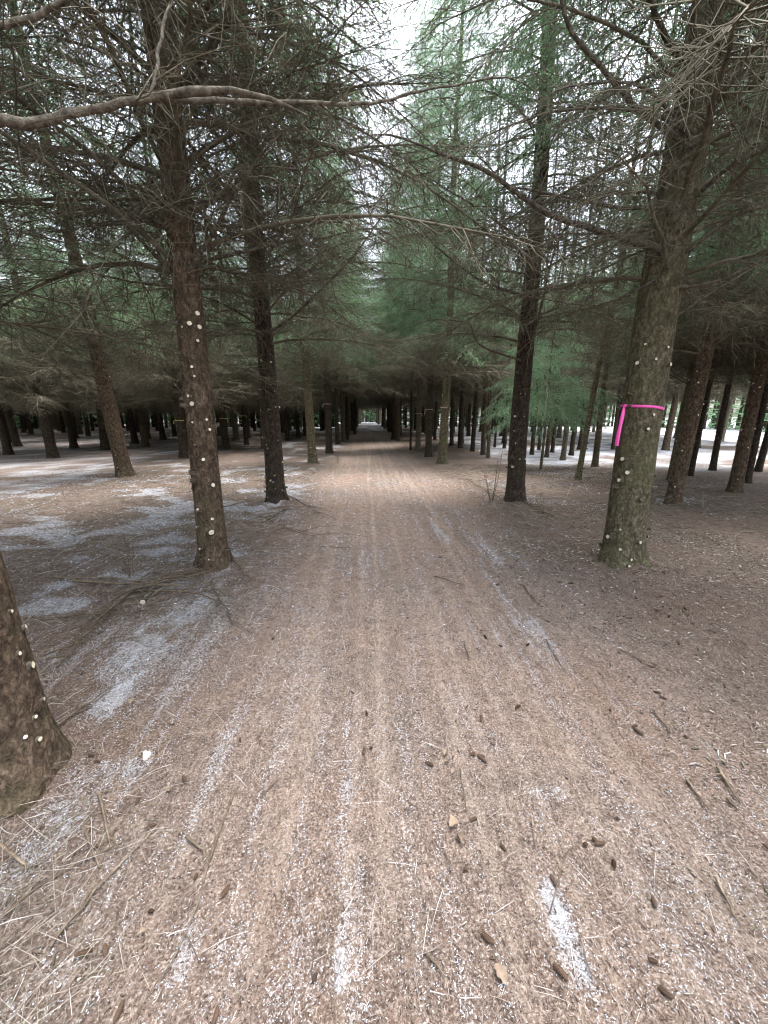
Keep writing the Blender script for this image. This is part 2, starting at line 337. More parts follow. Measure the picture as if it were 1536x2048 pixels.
LEAVES= [(0.31, 1.11), (0.32, 1.05), (0.34, 1.42), (0.35, 1.33), (0.33, 1.38), (-0.69, 0.84), (0.35, 0.7), (0.8, 2.41), (0.44, 3.0), (-0.83, 1.3), (-0.47, 1.55), (0.8, 1.67), (-2.19, 2.87), (-1.27, 1.8), (2.17, 2.53), (-2.28, 2.39)]
TWIGS= [[(1.4, 3.18), (1.37, 2.76)], [(1.51, 1.29), (1.46, 1.14)], [(1.43, 1.16), (1.43, 1.11)], [(1.48, 1.63), (1.45, 1.48)], [(0.63, 3.38), (0.85, 3.18)], [(0.39, 1.34), (0.37, 1.15)], [(0.26, 1.02), (0.27, 0.95)], [(1.34, 1.25), (1.32, 1.12)], [(1.21, 2.3), (1.18, 1.98)], [(-0.56, 1.29), (-0.57, 1.09), (-0.55, 0.91), (-0.57, 0.77), (-0.61, 0.67)], [(-0.4, 1.34), (-0.45, 1.26)], [(-1.09, 1.27), (-0.92, 1.07)], [(-0.68, 1.11), (-0.59, 1.06)], [(-1.32, 1.09), (-1.15, 1.01)], [(-0.16, 0.86), (-0.17, 0.73)], [(1.65, 2.17), (1.77, 1.93)], [(0.15, 0.76), (0.2, 0.7)], [(0.61, 0.77), (0.6, 0.7), (0.61, 0.67)], [(0.64, 2.27), (0.63, 2.08)], [(0.61, 1.11), (0.58, 1.01)], [(-1.05, 1.13), (-0.92, 1.01)], [(-0.09, 0.89), (-0.14, 0.72)], [(0.55, 0.83), (0.71, 1.01), (0.73, 0.86)], [(-0.21, 4.27), (-0.57, 4.32)], [(1.15, 0.9), (1.11, 0.78)], [(-0.93, 0.81), (-0.89, 0.95), (-0.79, 1.17)], [(-1.13, 0.88), (-1.05, 0.99), (-0.89, 1.09)]]
BRANCHES= [[(-2.94, 3.47), (-2.11, 3.31), (-1.79, 3.37)], [(-2.12, 3.28), (-2.03, 3.68), (-1.87, 3.8)], [(-2.04, 3.22), (-1.98, 2.63), (-1.86, 2.09)], [(-2.04, 3.17), (-1.41, 3.01), (-1.2, 2.87)], [(-1.48, 1.58), (-1.45, 1.9)], [(-2.67, 3.35), (-1.93, 3.22), (-1.65, 3.54)], [(-2.45, 2.69), (-2.05, 2.75), (-1.6, 2.8)], [(-1.9, 2.94), (-2.07, 2.71), (-1.97, 2.32)], [(-1.53, 3.93), (-1.2, 3.52), (-1.17, 3.29)], [(-1.33, 6.92), (-1.24, 5.27), (-0.6, 4.57)], [(-1.81, 7.9), (-1.11, 6.14)], [(-2.41, 6.2), (-1.96, 6.94)], [(-1.44, 3.3), (-0.99, 2.59)], [(-2.04, 3.17), (-1.53, 3.53)], [(-2.11, 3.56), (-1.56, 3.36)], [(-1.58, 3.01), (-1.31, 3.19)], [(-1.51, 7.14), (-0.74, 5.81)], [(-1.48, 5.41), (-1.31, 6.15)], [(2.66, 6.34), (2.82, 5.5)], [(2.32, 8.99), (2.4, 6.76)]]
# ------------------------------------------------------------------ ground
def seg_dist(x, y, pts):
    d = np.full(x.shape, 1e9)
    for (x0, y0), (x1, y1) in zip(pts[:-1], pts[1:]):
        dx, dy = x1 - x0, y1 - y0; L = dx * dx + dy * dy + 1e-9
        t = np.clip(((x - x0) * dx + (y - y0) * dy) / L, 0, 1)
        d = np.minimum(d, np.hypot(x - x0 - t * dx, y - y0 - t * dy))
    return d
def snow_amt(x, y):
    """how much frost/snow lies at a place on the forest floor, 0..1"""
    s = np.zeros(x.shape)
    wx = (noise2(x * 9, y * 5, 3) - .5); wy = (noise2(x * 9, y * 5, 5) - .5)
    near = y < 22
    for pts, wd, a in SNOW:
        wob = wd * 1.1
        X = x + wx * wob; Y = y + wy * wob * 1.5
        d = seg_dist(X, Y, pts)
        v = .82 * a * np.exp(-(d / (wd * 1.9)) ** 2) * (.12 + .95 * fbm(x * 14, y * 7, 9, 3) * 1.25)
        s = np.maximum(s, v)
    # thin frost dragged out along the wheel lines
    fr = fbm(x * 20, y * 1.3, 21, 3); s = np.maximum(s, .55 * sm(.44, .66, fr) * sm(14, 5, y) * sm(2.3, 1.3, x) * (.4 + .6 * noise2(x * 2, y * .8, 23)))
    fr = fbm(x * 1.6, y * 2.4, 41, 3); s = np.maximum(s, .6 * sm(.44, .66, fr) * sm(-.6, -1.5, x) * sm(.9, 2.4, y))
    fr = fbm(x * 1.1, y * 2.0, 43, 3); s = np.maximum(s, .45 * sm(.5, .7, fr) * sm(1.6, 3.0, x) * sm(4, 7, y))
    # old snow left between the rows further off
    big = fbm(x * .22, y * .3, 51, 3)
    left = sm(-5.2, -7.6, x + .12 * y) * sm(6, 9, y)
    right = sm(2.5, 5.5, x) * sm(10.5, 14, y + .25 * x)
    trk = sm(33, 38, y)
    far = np.maximum(np.maximum(left, right), trk)
    s = np.maximum(s, far * sm(.36, .5, big + .12 * far) * (.42 + .45 * noise2(x * 2.2, y * 2.6, 57)) * (1 - .3 * left))  # snow cover thinned at left, standing in for deeper shade there
    return np.clip(s, 0, 1)
def ground_z(x, y):
    z = .05 * (fbm(x * .25, y * .25, 61, 2) - .5) * sm(5, 14, np.abs(y) + np.abs(x))
    z += .030 * (fbm(x * 1.7, y * 1.3, 62, 3) - .5)
    z += .016 * (fbm(x * 9, y * 6, 63, 3) - .5)
    off = sm(1.1, 2.2, np.abs(x - .35))
    z += off * .035 * (fbm(x * 4, y * 4, 64, 3) - .3)
    for c in (-.45, 1.15): z += -.018 * np.exp(-((x - c - .05 * np.sin(y * .7)) / .22) ** 2)
    for tx, ty, tr in NEARBASE: z += .075 * np.exp(-(np.hypot(x - tx, y - ty) / (tr * 1.9)) ** 2) * (.6 + .8 * noise2(x * 9, y * 9, 66))
    return z
NEARBASE = [(2.6, 3.62, .2), (-1.53, 3.66, .15), (2.58, 6.5, .17), (-1.61, 6.68, .17), (-1.57, 1.32, .2), (-1.7, 12, .15), (2.31, 11.84, .14)]
def ticks(lo, hi, step, out, g=1.13):
    a = list(np.arange(lo, hi, step)); s = step; v = a[-1]
    while v < out: s *= g; v += s; a.append(v)
    s = step; v = a[0]; b = []
    while v > -out: s *= g; v -= s; b.append(v)
    return np.array(b[::-1] + a)
xs = ticks(-3.6, 4.0, .02, 260, 1.06); ys = ticks(.35, 6.5, .02, 320, 1.06)
ys = ys[ys > -60]
X, Y = np.meshgrid(xs, ys); x = X.ravel(); y = Y.ravel()
V = np.stack([x, y, ground_z(x, y)], 1)
nx, ny = len(xs), len(ys)
i = (np.arange(ny - 1)[:, None] * nx + np.arange(nx - 1)[None]).ravel()
F = np.stack([i, i + 1, i + nx + 1, i + nx], 1)
# light scuffed lines where wheels pass
tr = np.zeros(x.shape)
for pts in TRACKS: tr = np.maximum(tr, np.exp(-(seg_dist(x + .05 * (noise2(x * 4, y * 2, 8) - .5), y, pts) / .035) ** 2) * (.4 + .6 * noise2(x * 3, y * 3, 71)))
onroad = sm(1.9, .9, np.abs(x - .35 + .25 * (noise2(x * .3, y * .5, 73) - .5)))
tr = np.maximum(tr, .6 * sm(.5, .8, fbm(x * 15, y * .22, 75, 2)) * onroad)
m, t, b = newmat('needle_floor', .95, .1)
g = N(t, 'ShaderNodeTexCoord').outputs['Object']
def attr(t, n): a = t.nodes.new('ShaderNodeAttribute'); a.attribute_name = n; return a.outputs['Fac']
fine = noise(t, g, 120, 6, .75); fine2 = noise(t, g, 55, 6, .8, (1, .45, 1)); mid = noise(t, g, 9, 5, .65); big = noise(t, g, .9, 4, .6)
base = ramp(t, fine, [(.3, (.08, .055, .042)), (.45, (.19, .135, .105)), (.55, (.31, .245, .20)), (.68, (.62, .55, .47))])
dark = ramp(t, fine2, [(.32, (.45, .42, .4)), (.5, (.95, .93, .92)), (.66, (1.25, 1.2, 1.15))])
col = mixc(t, .9, base.outputs[0], dark.outputs[0], 'MULTIPLY')
hue = ramp(t, big, [(.35, (.98, .97, .99)), (.5, (.94, .99, 1.08)), (.65, (.78, .87, .95))])
col = mixc(t, .8, col, hue.outputs[0], 'MULTIPLY')
mr = ramp(t, mid, [(.35, (.78, .76, .75)), (.6, (1.12, 1.1, 1.08))])
col = mixc(t, .8, col, mr.outputs[0], 'MULTIPLY')
rd = attr(t, 'road')
col = mixc(t, mathn(t, 'MULTIPLY', mathn(t, 'SUBTRACT', 1., rd), .8), col, (.62, .61, .60), 'MULTIPLY')
trf = mathn(t, 'MULTIPLY', attr(t, 'track'), ramp(t, fine2, [(.35, (0, 0, 0)), (.6, (1, 1, 1))]).outputs[0])
col = mixc(t, mathn(t, 'MULTIPLY', trf, .55), col, (.50, .41, .335))
sn = mathn(t, 'ADD', attr(t, 'snow'), mathn(t, 'MULTIPLY', mathn(t, 'SUBTRACT', mathn(t, 'ADD', mathn(t, 'MULTIPLY', fine, .65), mathn(t, 'MULTIPLY', fine2, .35)), .5), 2.3))
sn = mathn(t, 'MULTIPLY', ramp(t, sn, [(.44, (0, 0, 0)), (.92, (.9, .9, .9))]).outputs[0], ramp(t, attr(t, 'snow'), [(.05, (0, 0, 0)), (.22, (1, 1, 1))]).outputs[0])
col = mixc(t, sn, col, (.66, .71, .78))
t.links.new(col, b.inputs['Base Color'])
hb = mathn(t, 'ADD', mathn(t, 'ADD', fine, mathn(t, 'MULTIPLY', fine2, .8)), mathn(t, 'MULTIPLY', mid, 1.5))
bump(t, hb, b, 1., .012)
M_ground = m
me = mesh_from('ground', V, [F], [M_ground], attrs={'snow': snow_amt(x, y), 'track': tr, 'road': onroad})
tag(ob('ground', me), kind='structure')

# ------------------------------------------------------------------ loose litter of needles, chips and bits of twig (nobody could count it)
m, t, b = newmat('litter', .9, .15)
a_ = t.nodes.new('ShaderNodeAttribute'); a_.attribute_name = 'tint'; t.links.new(a_.outputs['Color'], b.inputs['Base Color'])
M_litter = m
def litter(n, xr, yr, lr, wr, seed, pal, dens=None, snowy=True):
    r = np.random.default_rng(seed)
    u = r.random(n); x = xr[0] + (xr[1] - xr[0]) * r.random(n); y = yr[0] * (yr[1] / yr[0]) ** u
    if dens is not None: k = r.random(n) < dens(x, y); x = x[k]; y = y[k]; n = len(x)
    k = np.abs(x) < y * 1.25 + .8; x = x[k]; y = y[k]; n = len(x)
    L = lr[0] + (lr[1] - lr[0]) * r.random(n) ** 2; W = wr[0] + (wr[1] - wr[0]) * r.random(n) ** 2
    sc = 1 + .18 * np.clip(y - 1, 0, 9); W = W * sc; L = L * (1 + .06 * (y - 1).clip(0, 9))
    a = r.random(n) * 2 * np.pi; tilt = r.normal(0, .22, n); roll = r.random(n) * np.pi
    d = np.stack([np.cos(a) * np.cos(tilt), np.sin(a) * np.cos(tilt), np.sin(tilt)], 1)
    s = norm(np.cross(d, np.array([[0, 0, 1.]]))); up = np.cross(s, d)
    c = np.stack([x, y, ground_z(x, y) + np.abs(np.sin(tilt)) * L * .5 + W * .4 + .002], 1)
    P = np.stack([c - d * L[:, None] / 2, c + up * (L * .06 * r.normal(0, 1, n))[:, None], c + d * L[:, None] / 2], 1)
    Rd = np.stack([W * .35, W * .55, W * .2], 1)
    V, F = tubes(P, Rd, 3)
    pal = np.array(pal) * np.array([.95, 1., 1.10]); ci = r.integers(0, len(pal), n); col = pal[ci] * (.7 + .6 * r.random((n, 1)))
    if snowy:
        s_ = snow_amt(x, y); k = (r.random(n) < s_ * .75) & (L < .009); col[k] = (.62, .67, .74)
    col = np.repeat(np.concatenate([col, np.ones((n, 1))], 1), 9, 0)
    return V, F, col
pal = [(.08, .055, .042), (.045, .03, .022), (.06, .042, .03), (.10, .07, .052), (.14, .095, .07), (.22, .155, .12), (.32, .245, .195), (.42, .34, .275), (.58, .515, .45), (.05, .036, .027), (.12, .085, .065)]
pg = [(.12, .10, .065), (.22, .19, .13), (.3, .26, .18), (.42, .36, .27), (.1, .09, .055)]
LV = []; LF = []; LC = []; off = 0
def frost(x, y): return snow_amt(x, y) ** 1.3
def fade_in(x, y): return sm(2., 5., y)
def fade_out(x, y): return sm(6.5, 3.5, y)
def rightpile(x, y): return np.clip(sm(1.0, 1.9, x) * (.35 + .9 * sm(.4, .7, fbm(x * 1.5, y * 1.5, 81, 3))), 0, 1)
def leftpile(x, y): return np.clip(sm(-.5, -1.3, x) * (.3 + .9 * sm(.4, .7, fbm(x * 2, y * 2, 83, 3))), 0, 1)
for args in [(300000, (-4.2, 4.4), (.45, 6.5), (.004, .011), (.001, .0026), 1, pal, fade_out), (200000, (-4, 4), (.45, 6.5), (.003, .007), (.002, .004), 11, [(.6, .65, .72), (.5, .54, .6), (.72, .76, .82)], lambda x, y: frost(x, y) * fade_out(x, y)), (70000, (-7, 6), (2, 10), (.008, .02), (.004, .007), 12, [(.6, .65, .72), (.5, .54, .6), (.72, .76, .82)], lambda x, y: frost(x, y) * fade_in(x, y)), (75000, (-9, 9), (2, 12), (.01, .026), (.0015, .0033), 2, pal, fade_in),
             (17000, (.8, 4.5), (.6, 4.6), (.012, .036), (.003, .009), 3, pg + pal[6:9], rightpile), (20000, (-4, -.3), (.6, 6), (.03, .2), (.001, .0026), 4, pg + pal[5:9], leftpile),
             (700, (-1.0, 1.6), (.5, 4), (.03, .14), (.0012, .0028), 5, pal[6:9], None), (1500, (-.9, 1.8), (.5, 4), (.008, .018), (.004, .007), 6, pal[3:8], None),
             (5000, (-6, 7), (4, 12), (.08, .35), (.002, .004), 8, pg, lambda x, y: sm(1.2, 2, np.abs(x - .4)))]:
    V, F, c = litter(*args); LV.append(V); LF.append(F + off); LC.append(c); off += len(V)
me = mesh_from('needle_litter', np.concatenate(LV), [np.concatenate(LF)], [M_litter], attrs={'tint': np.concatenate(LC)})
tag(ob('needle_litter', me), 'brown fallen spruce needles, chips and twig bits strewn over the track', 'litter', kind='stuff')

# ------------------------------------------------------------------ branch templates
def make_branch(L, r, dead, nl=20, rise=.32, sag=.3, subs=True, wig=.03, coarse=1.):
    """a branch growing along +X from the origin; returns dict of twig geometry and needle geometry"""
    V = []; F = []; n = 0; NV = []
    def put(v, f):
        nonlocal n
        V.append(v); F.append(f + n); n += len(v)
    K = 9; t = np.linspace(0, 1, K)
    ax = np.stack([L * t, np.cumsum(r.normal(0, wig * .5, K)) * L * .6, L * (rise * t - sag * t * t) + r.normal(0, wig * .12, K) * L], 1); ax[0] = 0
    R0 = .0042 * L + .0055
    put(*tubes(ax, R0 * (1 - t) ** .85 + .0014, 5 if L > 1.5 else 4))
    ti = np.clip(np.linspace(.1, .98, nl) + r.normal(0, .012, nl), .05, .99)
    ti = np.repeat(ti, 2); M = len(ti); side = np.tile([1, -1], nl)
    fi = ti * (K - 1); i0 = np.minimum(fi.astype(int), K - 2); ff = (fi - i0)[:, None]
    o = ax[i0] * (1 - ff) + ax[i0 + 1] * ff; tan = norm(ax[i0 + 1] - ax[i0])
    ang = R(58) - ti * R(18) + r.normal(0, .18, M)
    l = L * (.40 * (1 - ti) ** .75 * np.minimum(1, ti / .25 + .35) + .05) * r.uniform(.45, 1.25, M)
    lat = norm(np.cross(np.array([0, 0, 1.]), tan)) * side[:, None]
    elev = r.normal(-.12 if dead else -.25, .38 if dead else .22, M)[:, None]
    d = norm(tan * np.cos(ang)[:, None] + lat * np.sin(ang)[:, None] * np.cos(elev) + np.array([0, 0, 1.]) * np.sin(elev))
    k5 = np.linspace(0, 1, 5)
    droop = r.uniform(.03, .26, M) * (1 if dead else 1.3)
    P = o[:, None] + d[:, None] * (l[:, None] * k5)[..., None]
    P[:, :, 2] -= droop[:, None] * l[:, None] * k5 ** 2
    P[:, 1:] += r.normal(0, .035, (M, 4, 3)) * .6 * l[:, None, None]
    put(*tubes(P, coarse * (.0025 + .0026 * l)[:, None] * (1 - .7 * k5), 3))
    # twigs on the side shoots
    ns = np.maximum(2, (l / (.056 * coarse ** 1.6 if dead else .045)).astype(int)); ns = np.minimum(ns, 12)
    idx = np.repeat(np.arange(M), ns); Q = len(idx)
    s = r.uniform(.12, 1, Q); fi = s * 4; i0 = np.minimum(fi.astype(int), 3); ff = (fi - i0)[:, None]
    o2 = P[idx, i0] * (1 - ff) + P[idx, i0 + 1] * ff; t2 = norm(P[idx, i0 + 1] - P[idx, i0])
    rd = norm(r.normal(0, 1, (Q, 3)) * np.array([1, 1, .7]))
    if not dead: rd[:, 2] -= .35
    d2 = norm(t2 * r.uniform(.5, 1.1, (Q, 1)) + norm(np.cross(rd, t2)) * .9)
    l2 = np.clip(l[idx] * (1 - .6 * s) * r.uniform(.25, .6, Q), .05, .3) * (1.1 if dead else .8)
    k3 = np.array([0, .5, 1.])
    P2 = o2[:, None] + d2[:, None] * (l2[:, None] * k3)[..., None]
    P2[:, :, 2] -= (r.uniform(.0, .3, Q) * l2)[:, None] * k3 ** 2
    P2[:, 1:] += r.normal(0, .04, (Q, 2, 3)) * l2[:, None, None]
    put(*tubes(P2, np.full((Q, 1), .0020 * coarse) * np.array([[1, .8, .45]]), 3))
    if not dead:
        # needles: short blades set along every shoot
        def needles(P, l, per):
            A = []
            nn = np.maximum(2, (l * per).astype(int)); ix = np.repeat(np.arange(len(P)), nn); q = len(ix); K_ = P.shape[1] - 1
            s = r.random(q); fi = s * K_; i0 = np.minimum(fi.astype(int), K_ - 1); ff = (fi - i0)[:, None]
            o = P[ix, i0] * (1 - ff) + P[ix, i0 + 1] * ff; tt = norm(P[ix, i0 + 1] - P[ix, i0])
            w_ = norm(np.cross(r.normal(0, 1, (q, 3)), tt)); dd = norm(tt * .75 + w_)
            ln = r.uniform(.016, .034, q)[:, None]; sd = norm(np.cross(dd, r.normal(0, 1, (q, 3)))) * r.uniform(.0034, .006, q)[:, None]
            return np.stack([o - sd, o + sd, o + dd * ln], 1).reshape(-1, 3)
        NV = np.concatenate([needles(P2, l2, 100), needles(P, l, 95)])
    return np.concatenate(V), np.concatenate(F), (NV if len(NV) else np.zeros((0, 3)))
rb = np.random.default_rng(11)
DEAD = [make_branch(2.4, rb, True, 25, rb.uniform(.15, .5), rb.uniform(.2, .5)) for _ in range(6)]
DEADC = [make_branch(2.4, rb, True, 19, rb.uniform(.2, .5), rb.uniform(.15, .4), coarse=1.65) for _ in range(6)]
DEADCS = [make_branch(1.1, rb, True, 8, rb.uniform(.2, .6), rb.uniform(.1, .4), coarse=1.5) for _ in range(4)]
DEADS = [make_branch(1.1, rb, True, 9, rb.uniform(.1, .6), rb.uniform(.1, .5)) for _ in range(4)]
LIVE = [make_branch(2.1, rb, False, 15, rb.uniform(.2, .4), rb.uniform(.35, .6)) for _ in range(5)]
LIVES = [make_branch(1.1, rb, False, 9, rb.uniform(.2, .4), rb.uniform(.2, .4)) for _ in range(3)]
def place(T, s, az, pitch, o, roll=0):
    V = T * s
    c, n_ = math.cos(roll), math.sin(roll); V = np.stack([V[:, 0], V[:, 1] * c - V[:, 2] * n_, V[:, 1] * n_ + V[:, 2] * c], 1)
    c, n_ = math.cos(pitch), math.sin(pitch); V = np.stack([V[:, 0] * c - V[:, 2] * n_, V[:, 1], V[:, 0] * n_ + V[:, 2] * c], 1)
    c, n_ = math.cos(az), math.sin(az); V = np.stack([V[:, 0] * c - V[:, 1] * n_, V[:, 0] * n_ + V[:, 1] * c, V[:, 2]], 1)
    return V + o
def crown_meshes(seed, z0, z1, ztop, dens=1., reach=1., far=True):
    """(bare_branches mesh, crown mesh) for a tree standing at the origin"""
    r = np.random.default_rng(seed)
    A = MB(); B = MB()
    def add(mb, tp, s, az, p, z, roll):
        V, F, NV = tp; mb.add(place(V, s, az, p, np.array([0, 0, z]), roll), F, 0)
        if len(NV):
            W = place(NV, s, az, p, np.array([0, 0, z]), roll); mb.add(W, np.arange(len(W)).reshape(-1, 3), 1)
    z = z0
    while z < z1:
        k = int(round(r.integers(7, 10) * dens)); a0 = r.random() * 6.28
        hgt = (z - z0) / (z1 - z0)
        for q in range(k):
            az = a0 + q * 6.28 / k + r.normal(0, .2)
            live = z > z0 + (z1 - z0) * .45 and r.random() < .15 + .8 * hgt
            tp = (LIVE if live else DEADC if far else DEAD)[r.integers(0, 5)]
            add(B if live else A, tp, reach * r.uniform(.7, 1.2), az, r.normal(.12 if not live else .02, .16), z + r.normal(0, .03), r.normal(0, .2))
        for q in range(int(7 * dens)):
            add(A, (DEADCS if far else DEADS)[r.integers(0, 4)], r.uniform(.5, 1.2), r.random() * 6.28, r.normal(.1, .25), z + r.uniform(.05, .38), r.normal(0, .4))
        z += r.uniform(.27, .38)
    while z < ztop - .25:
        h = (ztop - z) / (ztop - z1) * 1.12; k = r.integers(4, 7); a0 = r.random() * 6.28; Lw = .28 + .72 * min(1, h * 1.15)
        for q in range(k):
            tp = LIVE[r.integers(0, 5)] if Lw > .5 else LIVES[r.integers(0, 3)]
            s = Lw * (1 if Lw > .5 else 1.9) * r.uniform(.8, 1.1) * reach * .98
            add(B, tp, s, a0 + q * 6.28 / k + r.normal(0, .2), (1 - h) * .55 + r.normal(-.05, .1), z, r.normal(0, .15))
        z += r.uniform(.4, .55)
    return A.mesh('bare_branches', [M_twig]), B.mesh('crown', [M_twig, M_needle])
CROWN_A = [crown_meshes(100 + k, 2.9, 4.5, 15.5 + k * .5, .6, 1.0) for k in range(4)]       # trees beside the track: pruned high
CROWN_N = [crown_meshes(300 + k, 2.62, 5.6, 13.5, [.55, .7, .5, .62][k], [1.1, 1.15, 1.0, 1.1][k], False) for k in range(4)]          # trees close by: more open
CROWN_L = [crown_meshes(400 + k, 2.5, 6.6, 13, .95, 1.1) for k in range(2)]              # shaded left rows: dead twigs almost to the ground
CROWN_S = [crown_meshes(500 + k, 2.7, 6.5, 8.5, .36, .6) for k in range(2)]              # thin spindly ones in the lighter spot at right
CROWN_B = [crown_meshes(200 + k, 2.7, 5.2, 13 + k * .5, .62, 1.05) for k in range(3)]         # trees in the side rows: twigs hang lower

# ------------------------------------------------------------------ trunks
def trunk_mesh(name, r0, H, mat, seed, sides=14, flare=.35, stubs=0, near=False):
    r = np.random.default_rng(seed)
    zz = np.concatenate([np.array([-.12, 0, .03, .07, .12, .2, .3]), np.arange(.4, 3.4, .07 if near else .25), np.linspace(3.5, H, 16)])
    nz = len(zz); a = np.arange(sides) / sides * 2 * np.pi
    A, Z = np.meshgrid(a, zz)
    rad = r0 * (1 - .93 * np.clip(Z, 0, None) / H) * (1 + flare * np.exp(-np.clip(Z, 0, 9) / .13) * (1 + .5 * np.sin(A * 3 + seed) + .35 * np.sin(A * 5 + seed * 2)))
    cx, cy_ = np.cos(A) * 1.9, np.sin(A) * 1.9
    rad *= 1 + .05 * (noise2(cx * 2 + 40, Z * 1.6 + cy_ * 2 + 20, seed) - .5) + (.05 * (noise2(cx * 6 + 40, Z * 9 + cy_ * 6 + 20, seed + 3) - .5) if near else 0)
    sx = .03 * np.sin(Z * .8 + seed); sy = .03 * np.cos(Z * .7 + seed * 1.3); sx = sx - .03 * math.sin(seed); sy = sy - .03 * math.cos(seed * 1.3)
    V = np.stack([rad * np.cos(A) + sx, rad * np.sin(A) + sy, Z], -1).reshape(-1, 3)
    i = (np.arange(nz - 1)[:, None] * sides + np.arange(sides)[None]); j = (np.arange(nz - 1)[:, None] * sides + (np.arange(sides)[None] + 1) % sides)
    F = np.stack([i, j, j + sides, i + sides], -1).reshape(-1, 4)
    mb = MB(); mb.add(V, F, 0)
    for k in range(stubs):
        z = r.uniform(.08, 2.5); az = r.random() * 6.28; rr = r0 * (1 - .93 * z / H)
        d = np.array([math.cos(az), math.sin(az), .25]); o = d * rr * .9 + np.array([0, 0, z]); ln = r.uniform(.02, .035); w_ = r.uniform(.004, .010)
        v, f = tubes(np.array([o, o + d * (ln + .01)]), np.array([w_ * 1.2, w_]), 6); mb.add(v, f, 0)
        mb.add(v[6:] + d * .001, np.array([[0, 1, 2, 3], [0, 3, 4, 5]]), 1)
    return mb.mesh(name, [mat, M_cut]), (lambda z: r0 * (1 - .93 * z / H))
def off(seed, z): return (.03 * math.sin(z * .8 + seed) - .03 * math.sin(seed), .03 * math.cos(z * .7 + seed * 1.3) - .03 * math.cos(seed * 1.3))
def stub_mesh(seed, r_, ln, fresh=True):
    r = np.random.default_rng(seed); mb = MB(); S = 10
    P = np.array([[-.02, 0, 0], [.004, 0, 0], [ln * .6, 0, ln * .06], [ln, 0, ln * .1]])
    v, f = tubes(P, np.array([r_ * 1.7, r_ * 1.35, r_ * 1.02, r_]), S); v[:] += r.normal(0, r_ * .06, v.shape); mb.add(v, f, 0)
    cap = np.concatenate([v[-S:] + [.0006, 0, 0], v[-S:].mean(0)[None] + [.001, 0, 0]])
    mb.add(cap, np.stack([np.arange(S), (np.arange(S) + 1) % S, np.full(S, S)], 1), 1)
    return mb.mesh('stub', [M_limb, M_cut if fresh else M_stick], smooth=False)
STUBS = [stub_mesh(k, rr, ln, k < 4) for k, (rr, ln) in enumerate([(.009, .02), (.012, .026), (.007, .014), (.015, .035), (.008, .02), (.012, .03), (.006, .045)])]
def dress(mb, ax, L, dens=26, seed=0, size=.5, r_=None):
    """fine dead twigs along a limb's centre line"""
    r = np.random.default_rng(seed); K = len(ax); n_ = int(L * dens)
    s = r.uniform(.08, 1, n_); fi = s * (K - 1); i0 = np.minimum(fi.astype(int), K - 2); ff = (fi - i0)[:, None]
    o = ax[i0] * (1 - ff) + ax[i0 + 1] * ff; tt = norm(ax[i0 + 1] - ax[i0])
    w_ = norm(np.cross(r.normal(0, 1, (n_, 3)) * np.array([.5, .5, 1.4]), tt))
    d = norm(tt * r.uniform(.4, 1.1, (n_, 1)) + w_); l = size * r.uniform(.25, 1, n_) * (1.1 - .6 * s)
    k5 = np.linspace(0, 1, 5); P = o[:, None] + d[:, None] * (l[:, None] * k5)[..., None]
    P[:, :, 2] -= (r.uniform(-.05, .4, n_) * l)[:, None] * k5 ** 2; P[:, 1:] += r.normal(0, .04, (n_, 4, 3)) * l[:, None, None]
    mb.add(*tubes(P, (.0016 + .0022 * l)[:, None] * (1 - .7 * k5), 3), 1)
    ns = np.maximum(2, (l / .06).astype(int)); idx = np.repeat(np.arange(n_), ns); Q = len(idx)
    s = r.uniform(.15, 1, Q); fi = s * 4; i0 = np.minimum(fi.astype(int), 3); ff = (fi - i0)[:, None]
    o2 = P[idx, i0] * (1 - ff) + P[idx, i0 + 1] * ff; t2 = norm(P[idx, i0 + 1] - P[idx, i0])
    d2 = norm(t2 * .8 + norm(np.cross(r.normal(0, 1, (Q, 3)), t2))); l2 = np.clip(l[idx] * r.uniform(.2, .55, Q), .03, .25)
    k3 = np.array([0, .5, 1.]); P2 = o2[:, None] + d2[:, None] * (l2[:, None] * k3)[..., None]; P2[:, :, 2] -= (r.uniform(0, .4, Q) * l2)[:, None] * k3 ** 2
    mb.add(*tubes(P2, np.full((Q, 1), .0013) * np.array([[1, .8, .5]]), 3), 1)

